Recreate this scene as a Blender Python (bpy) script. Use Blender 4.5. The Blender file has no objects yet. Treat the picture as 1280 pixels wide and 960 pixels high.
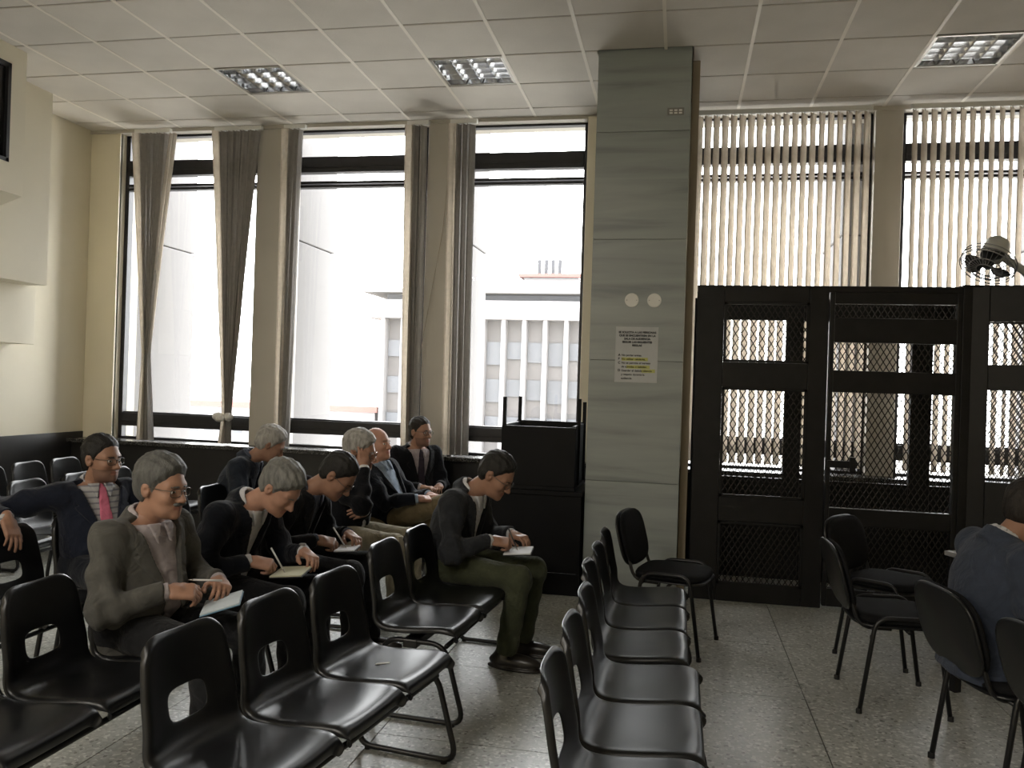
import bpy, bmesh, math, random
import numpy as np
from mathutils import Vector, Matrix

random.seed(7); rng = np.random.default_rng(7)
SC = bpy.context.scene
COL = SC.collection
R = math.radians
# ------------------------------------------------------------------ camera
cam = bpy.data.cameras.new('camera'); camo = bpy.data.objects.new('camera', cam); COL.objects.link(camo)
cam.sensor_width = 36; cam.lens = 1050 / 1280 * 36; cam.clip_start = 0.02; cam.clip_end = 1500
_r = Vector((0.9803, 0.1948, 0.0319)).normalized(); _f = Vector((-0.1950, 0.9808, 0.0014)).normalized()
_u = _r.cross(_f).normalized(); _r = _f.cross(_u).normalized()
camo.matrix_world = Matrix(((_r.x, _u.x, -_f.x, 5.051), (_r.y, _u.y, -_f.y, -7.468), (_r.z, _u.z, -_f.z, 1.55), (0, 0, 0, 1)))
SC.camera = camo
# ------------------------------------------------------------------ world: bright overcast sky
SKY = 11.0
w = bpy.data.worlds.new('overcast_sky'); SC.world = w; w.use_nodes = True
bg = w.node_tree.nodes['Background']; bg.inputs[0].default_value = (0.975, 0.985, 1.0, 1); bg.inputs[1].default_value = SKY
SC.view_settings.view_transform = 'Standard'; SC.view_settings.look = 'None'; SC.view_settings.gamma = 1
SC.view_settings.use_curve_mapping = False
SC.view_settings.exposure = 0.42
SC.cycles.use_denoising = True
SC.cycles.max_bounces = 10; SC.cycles.diffuse_bounces = 6; SC.cycles.glossy_bounces = 4; SC.cycles.transparent_max_bounces = 16
SC.cycles.sample_clamp_indirect = 6.0
ZC = 4.064           # ceiling height
XL, XR, YB, YW = -1.05, 11.0, -13.0, 0.27   # left wall, right wall, back wall, window wall
FILL_W = 62.0        # fill lamps added behind the camera to brighten the room
WIN = [(-0.70, 0.84), (1.15, 2.62), (2.875, 4.16), (5.11, 6.65), (6.88, 8.42), (8.66, 10.2)]  # window openings in X
for a, b in WIN:     # sky portals in the window openings
    l = bpy.data.lights.new('window_portal', 'AREA'); l.shape = 'RECTANGLE'; l.size = b - a; l.size_y = 3.1
    l.cycles.is_portal = True
    o = bpy.data.objects.new('window_portal', l); COL.objects.link(o)
    o.location = ((a + b) / 2, 0.62, 2.47); o.rotation_euler = (R(-90), 0, 0); o['kind'] = 'helper'

# ------------------------------------------------------------------ materials
MATS = {}
def mat(name, col, rough=0.6, metal=0.0, var=0.08, scale=8.0, bump=0.0, bscale=60.0, spec=0.5, stretch=(1, 1, 1), coat=0.0, sheen=0.0):
    if name in MATS: return MATS[name]
    m = bpy.data.materials.new(name); m.use_nodes = True; nt = m.node_tree; N = nt.nodes; L = nt.links
    p = N['Principled BSDF']; p.inputs['Roughness'].default_value = rough; p.inputs['Metallic'].default_value = metal
    p.inputs['Specular IOR Level'].default_value = spec; p.inputs['Coat Weight'].default_value = coat
    p.inputs['Sheen Weight'].default_value = sheen
    tc = N.new('ShaderNodeTexCoord'); mp = N.new('ShaderNodeMapping'); mp.inputs['Scale'].default_value = stretch
    L.new(tc.outputs['Object'], mp.inputs[0])
    nz = N.new('ShaderNodeTexNoise'); nz.inputs['Scale'].default_value = scale; nz.inputs['Detail'].default_value = 4
    L.new(mp.outputs[0], nz.inputs[0])
    cr = N.new('ShaderNodeValToRGB'); cr.color_ramp.elements[0].position = 0.3; cr.color_ramp.elements[1].position = 0.7
    cr.color_ramp.elements[0].color = tuple(c * (1 - var) for c in col) + (1,)
    cr.color_ramp.elements[1].color = tuple(min(1, c * (1 + var)) for c in col) + (1,)
    L.new(nz.outputs[0], cr.inputs[0]); L.new(cr.outputs[0], p.inputs['Base Color'])
    if bump:
        n2 = N.new('ShaderNodeTexNoise'); n2.inputs['Scale'].default_value = bscale; n2.inputs['Detail'].default_value = 3
        L.new(mp.outputs[0], n2.inputs[0])
        b = N.new('ShaderNodeBump'); b.inputs['Strength'].default_value = bump; b.inputs['Distance'].default_value = 0.01
        L.new(n2.outputs[0], b.inputs['Height']); L.new(b.outputs[0], p.inputs['Normal'])
    MATS[name] = m; return m

def glass_mat():
    m = bpy.data.materials.new('window_glass'); m.use_nodes = True; nt = m.node_tree; N = nt.nodes; L = nt.links
    for n in list(N): N.remove(n)
    out = N.new('ShaderNodeOutputMaterial'); mx = N.new('ShaderNodeMixShader'); tr = N.new('ShaderNodeBsdfTransparent'); gl = N.new('ShaderNodeBsdfGlossy')
    tr.inputs[0].default_value = (0.97, 0.975, 0.97, 1); gl.inputs['Roughness'].default_value = 0.02
    lw = N.new('ShaderNodeLayerWeight'); lw.inputs[0].default_value = .5; pw = N.new('ShaderNodeMath'); pw.operation = 'POWER'; pw.inputs[1].default_value = 5; L.new(lw.outputs['Facing'], pw.inputs[0])
    ml = N.new('ShaderNodeMath'); ml.operation = 'MULTIPLY_ADD'; ml.inputs[1].default_value = .7; ml.inputs[2].default_value = .035; L.new(pw.outputs[0], ml.inputs[0]); L.new(ml.outputs[0], mx.inputs[0]); L.new(tr.outputs[0], mx.inputs[1]); L.new(gl.outputs[0], mx.inputs[2]); L.new(mx.outputs[0], out.inputs[0])
    return m

def terrazzo():
    m = bpy.data.materials.new('terrazzo'); m.use_nodes = True; nt = m.node_tree; N = nt.nodes; L = nt.links
    p = N['Principled BSDF']; tc = N.new('ShaderNodeTexCoord')
    v = N.new('ShaderNodeTexVoronoi'); v.inputs['Scale'].default_value = 75; L.new(tc.outputs['Object'], v.inputs[0])
    cr = N.new('ShaderNodeValToRGB'); e = cr.color_ramp.elements; cr.color_ramp.interpolation = 'CONSTANT'
    e[0].position = 0; e[0].color = (.36, .37, .35, 1); e[1].position = .35; e[1].color = (.41, .42, .40, 1)
    for q, c in ((.62, (.47, .475, .455)), (.84, (.64, .645, .62)), (.95, (.19, .185, .17))):
        k = e.new(q); k.color = c + (1,)
    sx = N.new('ShaderNodeSeparateColor'); L.new(v.outputs['Color'], sx.inputs[0]); L.new(sx.outputs[0], cr.inputs[0])
    nz = N.new('ShaderNodeTexNoise'); nz.inputs['Scale'].default_value = 1.3; nz.inputs['Detail'].default_value = 5; L.new(tc.outputs['Object'], nz.inputs[0])
    r2 = N.new('ShaderNodeValToRGB'); r2.color_ramp.elements[0].position = .3; r2.color_ramp.elements[0].color = (.8, .8, .78, 1); r2.color_ramp.elements[1].position = .7; r2.color_ramp.elements[1].color = (1.08, 1.08, 1.06, 1)
    L.new(nz.outputs[0], r2.inputs[0])
    mx = N.new('ShaderNodeMix'); mx.data_type = 'RGBA'; mx.blend_type = 'MULTIPLY'; mx.inputs['Factor'].default_value = 1
    L.new(cr.outputs[0], mx.inputs['A']); L.new(r2.outputs[0], mx.inputs['B']); L.new(mx.outputs['Result'], p.inputs['Base Color'])
    rr = N.new('ShaderNodeMapRange'); rr.inputs['To Min'].default_value = .22; rr.inputs['To Max'].default_value = .45; L.new(nz.outputs[0], rr.inputs[0]); L.new(rr.outputs[0], p.inputs['Roughness'])
    return m

def marble():
    m = bpy.data.materials.new('grey_marble'); m.use_nodes = True; nt = m.node_tree; N = nt.nodes; L = nt.links
    p = N['Principled BSDF']; p.inputs['Roughness'].default_value = .33; tc = N.new('ShaderNodeTexCoord'); mp = N.new('ShaderNodeMapping')
    mp.inputs['Scale'].default_value = (.5, .5, 5.5); L.new(tc.outputs['Object'], mp.inputs[0])
    oi = N.new('ShaderNodeObjectInfo'); ad = N.new('ShaderNodeVectorMath'); ad.operation = 'ADD'
    sc_ = N.new('ShaderNodeVectorMath'); sc_.operation = 'SCALE'; sc_.inputs['Scale'].default_value = 20
    cb = N.new('ShaderNodeCombineXYZ'); L.new(oi.outputs['Random'], cb.inputs[0]); L.new(oi.outputs['Random'], cb.inputs[2]); L.new(cb.outputs[0], sc_.inputs[0])
    L.new(mp.outputs[0], ad.inputs[0]); L.new(sc_.outputs[0], ad.inputs[1])
    nz = N.new('ShaderNodeTexNoise'); nz.inputs['Scale'].default_value = 1.6; nz.inputs['Detail'].default_value = 8; nz.inputs['Distortion'].default_value = .5; L.new(ad.outputs[0], nz.inputs[0])
    cr = N.new('ShaderNodeValToRGB'); e = cr.color_ramp.elements; e[0].position = .3; e[0].color = (.20, .225, .225, 1); e[1].position = .66; e[1].color = (.33, .36, .355, 1)
    k = e.new(.45); k.color = (.28, .31, .305, 1); L.new(nz.outputs[0], cr.inputs[0]); L.new(cr.outputs[0], p.inputs['Base Color'])
    return m

def cloth(name, col, rough=.9, stripe=None):
    """woven cloth: fine weave noise; optional stripe (axis, period, colour)"""
    if name in MATS: return MATS[name]
    m = mat(name, col, rough, var=.12, scale=26, bump=.25, bscale=420, spec=.2, sheen=.08)
    nt = m.node_tree; b0 = [n for n in nt.nodes if n.type == 'BUMP'][0]; n3 = nt.nodes.new('ShaderNodeTexNoise'); n3.inputs['Scale'].default_value = 11; n3.inputs['Detail'].default_value = 2; n3.inputs['Distortion'].default_value = 1.2
    nt.links.new([n for n in nt.nodes if n.type == 'TEX_COORD'][0].outputs['Object'], n3.inputs[0]); b3 = nt.nodes.new('ShaderNodeBump'); b3.inputs['Strength'].default_value = .55; b3.inputs['Distance'].default_value = .03
    nt.links.new(n3.outputs[0], b3.inputs['Height']); nt.links.new(b3.outputs[0], b0.inputs['Normal'])
    if stripe:
        nt = m.node_tree; N = nt.nodes; L = nt.links; p = N['Principled BSDF']
        ax, per, c2 = stripe
        tc = N.new('ShaderNodeTexCoord'); sp = N.new('ShaderNodeSeparateXYZ'); L.new(tc.outputs['Object'], sp.inputs[0])
        mu = N.new('ShaderNodeMath'); mu.operation = 'MULTIPLY'; mu.inputs[1].default_value = 2 * math.pi / per; L.new(sp.outputs[ax], mu.inputs[0])
        sn = N.new('ShaderNodeMath'); sn.operation = 'SINE'; L.new(mu.outputs[0], sn.inputs[0])
        cr = N.new('ShaderNodeValToRGB'); cr.color_ramp.elements[0].position = .45; cr.color_ramp.elements[1].position = .75
        cr.color_ramp.elements[0].color = col + (1,); cr.color_ramp.elements[1].color = c2 + (1,)
        L.new(sn.outputs[0], cr.inputs[0]); L.new(cr.outputs[0], p.inputs['Base Color'])
    return m

M_CEIL = mat('ceiling_tile', (.64, .605, .56), .9, var=.04, scale=3, bump=.12, bscale=90)
M_TBAR = mat('ceiling_grid_metal', (.80, .75, .68), .45, var=.03)
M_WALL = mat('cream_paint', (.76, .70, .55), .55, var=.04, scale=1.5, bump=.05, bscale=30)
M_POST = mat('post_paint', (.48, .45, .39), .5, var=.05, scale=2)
M_DADO = mat('dark_dado', (.02, .019, .018), .35, var=.3, scale=3)
M_FRAME = mat('window_frame_dark', (.015, .015, .018), .4, var=.2, scale=10)
M_ALU = mat('window_frame_alu', (.35, .33, .31), .4, .6, var=.05)
M_GRAN = mat('black_granite', (.02, .02, .02), .25, var=.4, scale=140)
_e = [n for n in M_GRAN.node_tree.nodes if n.type == 'VALTORGB'][0].color_ramp.elements; _e[0].position = .52; _e[1].position = .66; _e[1].color = (.30, .29, .27, 1)
M_GLASS = glass_mat()
M_TERR = terrazzo(); M_GROUT = mat('floor_joint', (.05, .048, .042), .7)
M_MARB = marble(); M_MGROUT = mat('marble_joint', (.2, .21, .205), .8)
M_PLAST = mat('black_plastic', (.008, .0085, .0095), .3, var=.25, scale=14, bump=.04, bscale=300, spec=.42)
M_TUBE = mat('black_tube', (.008, .008, .009), .35, var=.1, spec=.5)
M_FABR = mat('black_upholstery', (.006, .0062, .007), .8, var=.2, scale=60, bump=.3, bscale=500, spec=.2)
M_CAGE = mat('cage_paint', (.0065, .0064, .0068), .45, var=.25, scale=12, spec=.3)
M_CMESH = mat('cage_mesh_metal', (.02, .018, .016), .5, .3, var=.2)
M_DESK = mat('black_desk', (.004, .0042, .005), .55, var=.2, scale=5, spec=.2)
M_BLIND = mat('blind_fabric', (.60, .53, .42), .85, var=.08, scale=30, bump=.1, bscale=300)
M_BLIND2 = mat('blind_fabric_grey', (.30, .26, .215), .9, var=.1, scale=30, bump=.1, bscale=300)
M_CONC = mat('outside_concrete', (.155, .149, .148), .9, var=.05, scale=.8, bump=.1, bscale=20)
M_WHITE = mat('white_plastic', (.75, .75, .72), .5, var=.03)
M_PAPER = mat('paper', (.72, .73, .72), .8, var=.03)
M_INK = mat('ink', (.03, .03, .035), .8)
M_CHROME = mat('louver_metal', (.75, .76, .78), .16, 1.0, var=.03)
M_BROWN = mat('brown_trim', (.30, .25, .18), .5, var=.08, scale=3)

# ------------------------------------------------------------------ mesh helpers
class MB:
    def __init__(s): s.v = []; s.f = []
    def add(s, vs, fs):
        n = len(s.v); s.v += [tuple(v) for v in vs]; s.f += [tuple(i + n for i in f) for f in fs]; return s
    def box(s, x0, x1, y0, y1, z0, z1):
        return s.add([(x0, y0, z0), (x1, y0, z0), (x1, y1, z0), (x0, y1, z0), (x0, y0, z1), (x1, y0, z1), (x1, y1, z1), (x0, y1, z1)],
                     [(3, 2, 1, 0), (4, 5, 6, 7), (0, 1, 5, 4), (1, 2, 6, 5), (2, 3, 7, 6), (3, 0, 4, 7)])
    def bar(s, a, b, w, h, up=(0, 0, 1)):
        a = Vector(a); b = Vector(b); d = (b - a).normalized(); u = Vector(up)
        sd = d.cross(u); sd = sd.normalized() if sd.length > 1e-6 else Vector((1, 0, 0)); u = sd.cross(d).normalized()
        vs = []
        for p in (a, b):
            for i, j in ((-1, -1), (1, -1), (1, 1), (-1, 1)): vs.append(p + sd * (i * w / 2) + u * (j * h / 2))
        return s.add(vs, [(3, 2, 1, 0), (4, 5, 6, 7), (0, 1, 5, 4), (1, 2, 6, 5), (2, 3, 7, 6), (3, 0, 4, 7)])
    def tube(s, pts, r, n=8, closed=False, cap=True):
        pts = [Vector(p) for p in pts]; k = len(pts); rs = r if isinstance(r, (list, tuple)) else [r] * k
        base = len(s.v); prev = None
        for i, p in enumerate(pts):
            if closed: t = (pts[(i + 1) % k] - pts[i - 1]).normalized()
            else: t = (pts[min(i + 1, k - 1)] - pts[max(i - 1, 0)]).normalized()
            if prev is None:
                ref = Vector((0, 0, 1)) if abs(t.z) < .9 else Vector((1, 0, 0)); u = t.cross(ref).normalized()
            else:
                u = prev - t * prev.dot(t); u = u.normalized() if u.length > 1e-6 else t.orthogonal().normalized()
            prev = u; v = t.cross(u)
            for j in range(n):
                a = 2 * math.pi * j / n; s.v.append(tuple(p + (u * math.cos(a) + v * math.sin(a)) * rs[i]))
        for i in range(k if closed else k - 1):
            for j in range(n):
                a = base + i * n + j; b = base + i * n + (j + 1) % n; i2 = (i + 1) % k
                c = base + i2 * n + (j + 1) % n; d = base + i2 * n + j; s.f.append((a, b, c, d))
        if cap and not closed:
            s.f.append(tuple(base + j for j in reversed(range(n)))); s.f.append(tuple(base + (k - 1) * n + j for j in range(n)))
        return s
    def lathe(s, prof, n=20, center=(0, 0, 0), axis=(0, 0, 1)):
        ax = Vector(axis).normalized(); q = Vector((0, 0, 1)).rotation_difference(ax); c = Vector(center); base = len(s.v)
        for r, z in prof:
            for j in range(n):
                a = 2 * math.pi * j / n; s.v.append(tuple(c + q @ Vector((r * math.cos(a), r * math.sin(a), z))))
        for i in range(len(prof) - 1):
            for j in range(n):
                s.f.append((base + i * n + j, base + i * n + (j + 1) % n, base + (i + 1) * n + (j + 1) % n, base + (i + 1) * n + j))
        s.f.append(tuple(base + j for j in reversed(range(n)))); s.f.append(tuple(base + (len(prof) - 1) * n + j for j in range(n)))
        return s
    def mesh(s, name, m, smooth=False, bevel=0, seg=2):
        me = bpy.data.meshes.new(name); me.from_pydata(s.v, [], s.f)
        bm = bmesh.new(); bm.from_mesh(me)
        if bevel: bmesh.ops.bevel(bm, geom=bm.edges[:], offset=bevel, segments=seg, affect='EDGES', profile=.5, clamp_overlap=True)
        bmesh.ops.recalc_face_normals(bm, faces=bm.faces[:]); bm.to_mesh(me); bm.free()
        me.materials.append(m)
        if smooth: me.polygons.foreach_set('use_smooth', [True] * len(me.polygons))
        return me
    def build(s, name, m, parent=None, smooth=False, bevel=0, seg=2):
        return obj(name, s.mesh(name, m, smooth, bevel, seg), parent)

def obj(name, me, parent=None, loc=None, rz=None):
    o = bpy.data.objects.new(name, me); COL.objects.link(o)
    if parent is not None: o.parent = parent
    if loc is not None: o.location = loc
    if rz is not None: o.rotation_euler = (0, 0, rz)
    return o
def tag(o, label=None, cat=None, group=None, kind=None):
    for k, v in (('label', label), ('category', cat), ('group', group), ('kind', kind)):
        if v: o[k] = v
    return o
def thing(name, label, cat, loc=(0, 0, 0), rz=0, group=None, kind=None):
    return tag(obj(name, None, None, loc, rz), label, cat, group, kind)
def struct(o, label=None): return tag(o, label, kind='structure')
def copy_tree(o, parent=None):
    c = o.copy(); COL.objects.link(c); c.parent = parent
    for ch in list(o.children): copy_tree(ch, c)
    return c
def fillet(pts, r, n=5, closed=False):
    pts = [Vector(p) for p in pts]; out = []; k = len(pts)
    for i, p in enumerate(pts):
        if not closed and i in (0, k - 1): out.append(p); continue
        a = pts[i - 1]; b = pts[(i + 1) % k]; d1 = (a - p); d2 = (b - p); q = min(r, d1.length * .45, d2.length * .45)
        p1 = p + d1.normalized() * q; p2 = p + d2.normalized() * q
        for j in range(n + 1):
            t = j / n; out.append(p1 * (1 - t) ** 2 + p * 2 * t * (1 - t) + p2 * t * t)
    return out
def applied(o):
    dg = bpy.context.evaluated_depsgraph_get(); dg.update(); me = bpy.data.meshes.new_from_object(o.evaluated_get(dg))
    return me
def text_mesh(body, size, m, align='LEFT', bold=0.0):
    cu = bpy.data.curves.new('lettering', 'FONT'); cu.body = body; cu.size = size; cu.align_x = align; cu.extrude = .0006; cu.offset = bold; cu.space_line = 1.18
    o = bpy.data.objects.new('lettering', cu); COL.objects.link(o); me = applied(o); bpy.data.objects.remove(o); me.materials.clear(); me.materials.append(m); return me

# ------------------------------------------------------------------ floor of terrazzo slabs
fl = struct(MB().box(XL - .2, XR + .2, YB, 0.5, -.12, -.006).build('floor', M_GROUT), 'grey terrazzo floor of large slabs')
xs = [XL, -.2, .77, 1.77, 2.78, 3.80, 4.76, 5.73, 6.7, 7.67, 8.64, 9.6, XR]
ys = [YB, -11.7, -10.75, -9.8, -8.85, -7.9, -6.9, -5.92, -4.93, -3.945, -2.98, -2.065, -1.1, 0.05]
for i in range(len(xs) - 1):
    for j in range(len(ys) - 1):
        g = .0025
        MB().box(xs[i] + g, xs[i + 1] - g, ys[j] + g, ys[j + 1] - g, -.03, 0).build('floor_slab', M_TERR, fl)

# ------------------------------------------------------------------ ceiling: tiles, grid, lamps
T = .61
ce = struct(MB().box(XL - .2, XR + .2, YB - .2, .7, ZC + .06, ZC + .16).build('ceiling', M_CEIL), 'suspended ceiling of square cream tiles')
YT = -T * 11
MB().box(XL, XR, YB, YT - .004, ZC, ZC + .03).build('tile_field', M_CEIL, ce)
PIL = (4.385, 5.072, -1.19)
lamps = {(2, 1), (5, 1), (11, 1)}
colx = [XL] + [c * T for c in range(-1, 19)] + [XR]
rowy = [YW] + [-r * T for r in range(0, 12)]
tile_cache = {}
for ci in range(len(colx) - 1):
    for ri in range(len(rowy) - 1):
        c = ci - 2; r = ri - 1
        if (c, r) in lamps: continue
        x0, x1, y1, y0 = colx[ci], colx[ci + 1], rowy[ri], rowy[ri + 1]
        if y0 > PIL[2] - .1 and x1 > PIL[0] and x0 < PIL[1]:
            if x0 < PIL[0]: x1 = PIL[0]
            else: x0 = PIL[1]
        g = .009
        if x1 - x0 < .03: continue
        key = (round(x1 - x0, 3), round(y1 - y0, 3))
        if key not in tile_cache:
            hx, hy = key[0] / 2 - g, key[1] / 2 - g
            tile_cache[key] = MB().box(-hx, hx, -hy, hy, -.004, .02).mesh('tile', M_CEIL, bevel=.003, seg=1)
        obj('tile', tile_cache[key], ce, ((x0 + x1) / 2, (y0 + y1) / 2, ZC + .002 + random.uniform(-.0015, .0015)))
for x in colx[1:-1]:
    y1 = PIL[2] if PIL[0] < x < PIL[1] else YW
    MB().box(x - .012, x + .012, YT, y1, ZC - .005, ZC + .03).build('grid_runner', M_TBAR, ce)
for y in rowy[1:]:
    MB().box(XL, XR, y - .0085, y + .0085, ZC + .004, ZC + .03).build('grid_cross_bar', mat('cross_bar_shade', (.28, .25, .21), .6), ce)  # darker than the runners: shade along the tile edges put into the colour

def ceiling_lamp(c, r, label):
    x0, y0 = c * T, -(r + 1) * T
    t = thing('ceiling_lamp', label, 'ceiling lamp', (x0 + T / 2, y0 + T / 2, ZC), 0, 'recessed louver lamps in the ceiling')
    h = T / 2 - .014
    b = MB().box(-h, h, -h, h, .075, .085)
    for s in (-1, 1): b.box(s * h - .004, s * h + .004, -h, h, 0, .085); b.box(-h, h, s * h - .004, s * h + .004, 0, .085)
    b.build('housing', M_CHROME, t)
    f = MB()
    for s in (-1, 1): f.box(s * (h - .008) - .01, s * (h - .008) + .01, -h, h, -.006, .002); f.box(-h, h, s * (h - .008) - .01, s * (h - .008) + .01, -.006, .002)
    f.build('rim', mat('lamp_rim', (.55, .53, .5), .3, .7), t)
    W = 2 * h - .03
    for i in range(1, 4):     # curved lengthwise reflectors
        x = -W / 2 + W * i / 4; m = MB(); n = 5; vs = []
        for k in range(n + 1):
            q = k / n; wd = .002 + .024 * (q ** 1.6)
            vs += [(x - wd, -W / 2, .058 * q), (x + wd, -W / 2, .058 * q), (x - wd, W / 2, .058 * q), (x + wd, W / 2, .058 * q)]
        fs = []
        for k in range(n):
            a = 4 * k; b_ = a + 4; fs += [(a, a + 2, b_ + 2, b_), (a + 1, b_ + 1, b_ + 3, a + 3)]
        m.add(vs, fs).build('reflector', M_CHROME, t, smooth=True)
    for i in range(1, 5):     # cross blades
        y = -W / 2 + W * i / 5; m = MB(); n = 4; vs = []
        for k in range(n + 1):
            q = k / n; wd = .0015 + .010 * (q ** 1.5)
            vs += [(-W / 2, y - wd, .05 * q), (W / 2, y - wd, .05 * q), (-W / 2, y + wd, .05 * q), (W / 2, y + wd, .05 * q)]
        fs = []
        for k in range(n):
            a = 4 * k; b_ = a + 4; fs += [(a, a + 1, b_ + 1, b_), (a + 2, b_ + 2, b_ + 3, a + 3)]
        m.add(vs, fs).build('louver_blade', M_CHROME, t, smooth=True)
    for i in range(4):
        x = -W / 2 + W * (i + .5) / 4
        MB().tube([(x, -W / 2, .06), (x, W / 2, .06)], .0125, 10).build('tube_lamp', mat('tube_glass', (.8, .8, .8), .25), t, smooth=True)
    return t
ceiling_lamp(2, 1, 'unlit square louver ceiling lamp above the tied blinds')
ceiling_lamp(5, 1, 'unlit square louver ceiling lamp above the window beside the marble pillar')
ceiling_lamp(11, 1, 'unlit square louver ceiling lamp above the mesh cage')
# unseen fill lamps, added behind the camera for more light indoors
for lx in (.3, 3.0):
    for ly in (-8.6, -11.0):
        t = thing('added_fill_lamp', 'added square fill lamp on the ceiling away from the windows, out of view', 'ceiling lamp', (lx, ly, ZC), 0, 'added fill lamps away from the windows')
        b = MB()
        for s in (-1, 1): b.box(s * .3 - .01, s * .3 + .01, -.31, .31, -.03, .0); b.box(-.31, .31, s * .3 - .01, s * .3 + .01, -.03, 0)
        b.build('rim', M_TBAR, t)
        l = bpy.data.lights.new('fill_light', 'AREA'); l.size = .56; l.energy = FILL_W; l.color = (1.0, .93, .84)
        lo = bpy.data.objects.new('fill_light', l); COL.objects.link(lo); lo.parent = t; lo.location = (0, 0, -.02)

# ------------------------------------------------------------------ walls
wl = struct(MB().box(XL - .2, XL, YB, .5, .93, ZC + .06).build('wall_left', M_WALL), 'cream painted side wall')
struct(MB().box(XL - .2, XL + .012, YB, .5, 0, .93).build('baseboard_left', M_DADO), 'dark wainscot along the cream wall')
struct(MB().box(XR, XR + .2, YB, .5, 0, ZC + .06).build('wall_right', M_WALL), 'cream wall')
struct(MB().box(XL - .2, XR + .2, YB - .2, YB, 0, ZC + .06).build('wall_back', M_WALL), 'cream wall')
# stepped boxes that jut out of the side wall
struct(MB().box(XL, -.60, -3.4, -.82, 2.318, ZC).build('trim_1', M_WALL, bevel=.004), 'cream boxed-out step high on the side wall')
struct(MB().box(XL, -.80, -3.4, -.72, 1.785, 2.318).build('trim_2', M_WALL, bevel=.004), 'cream lower step under the boxed-out wall')
b = MB(); y0, y1 = -3.4, -1.70
b.box(-.62, -.1, y0, -2.5, 2.92, ZC); b.box(-.62, -.1, -1.855, y1, 2.92, ZC); b.box(-.62, -.1, -2.5, -1.855, 2.92, 3.155); b.box(-.62, -.1, -2.5, -1.855, 3.917, ZC)
b.box(-.62, -.45, -2.5, -1.855, 3.155, 3.917)
b.add([(-.1, y0, 2.92), (-.1, y1, 2.92), (-.45, y1 - .12, 2.74), (-.45, y0, 2.74), (-.598, y0, 2.35), (-.598, y1 - .3, 2.35), (-.598, y1, 2.92), (-.598, y0, 2.92)],
      [(0, 1, 2, 3), (3, 2, 5, 4), (1, 6, 5, 2), (0, 3, 4, 7), (0, 7, 6, 1), (4, 5, 6, 7)])
struct(b.build('trim_3', M_WALL), 'cream projecting booth with a dark opening near the ceiling')
wn = struct(MB().box(-.14, -.125, -2.5, -1.855, 3.155, 3.917).build('window_7', mat('booth_dark', (.012, .012, .013), .2)), 'dark opening of the projecting booth')
m = MB()
for y in (-1.87, -2.485): m.box(-.13, -.095, y - .015, y + .015, 3.155, 3.917)
for z in (3.17, 3.902): m.box(-.13, -.095, -2.5, -1.855, z - .015, z + .015)
m.build('window_frame', M_FRAME, wn)

# window wall: piers, posts, head, dado, sill
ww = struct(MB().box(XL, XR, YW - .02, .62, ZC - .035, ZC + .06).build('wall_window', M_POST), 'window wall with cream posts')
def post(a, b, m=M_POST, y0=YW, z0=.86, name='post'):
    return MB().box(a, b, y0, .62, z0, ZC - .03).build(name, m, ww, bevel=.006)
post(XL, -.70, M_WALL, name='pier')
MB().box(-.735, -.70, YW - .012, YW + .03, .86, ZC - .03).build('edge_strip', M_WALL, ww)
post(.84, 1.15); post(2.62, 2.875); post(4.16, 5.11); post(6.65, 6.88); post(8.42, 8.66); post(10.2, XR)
MB().box(XL, XR, .10, .62, 0, .83).build('dado_panel', M_DADO, ww)
sill = struct(MB().box(XL, XR, .03, .60, .83, .868).build('trim_4', M_GRAN, bevel=.006), 'black speckled granite window sill')
YF = .40
for k, (a, b) in enumerate(WIN):
    wo = struct(thing('window_%d' % (k + 1), ['window beside the cream corner pier with two gathered blinds', 'tall window between two cream posts with a view of the far building',
         'tall window beside the marble pillar with a view of the far building', 'window with drawn vertical blinds above the mesh cage', 'window with drawn vertical blinds behind the fan',
         'window at the far end of the wall'][k], None, ((a + b) / 2, YF, .868)))
    hw = (b - a) / 2; Z = .868; top = ZC - .035
    def pt(nm, x0, x1, z0, z1, y0=-.04, y1=.04, m=M_FRAME, bv=.004): return MB().box(x0, x1, y0, y1, z0 - Z, z1 - Z).build(nm, m, wo, bevel=bv)
    pt('jamb', -hw, -hw + .045, Z, top); pt('jamb', hw - .045, hw, Z, top)
    pt('bottom_rail', -hw, hw, Z, Z + .022)
    pt('transom', -hw + .045, hw - .045, 1.00, 1.135, -.05, .05)
    pt('transom_cap', -hw + .045, hw - .045, 1.135, 1.15, -.03, .06)
    pt('transom_bead', -hw + .045, hw - .045, 1.045, 1.055, -.056, -.05)
    pt('transom', -hw + .045, hw - .045, 3.46, 3.485); pt('transom_bead', -hw + .045, hw - .045, 3.498, 3.522)
    pt('transom', -hw + .045, hw - .045, 3.61, 3.765, -.05, .05); pt('transom_bead', -hw + .045, hw - .045, 3.655, 3.665, -.056, -.05)
    pt('top_rail', -hw, hw, top - .02, top)
    for z0, z1 in ((Z + .022, 1.0), (1.15, 3.46), (3.522, 3.61), (3.765, top - .02)):
        MB().box(-hw + .04, hw - .04, -.003, .003, z0 - Z, z1 - Z).build('pane', M_GLASS, wo)
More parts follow.
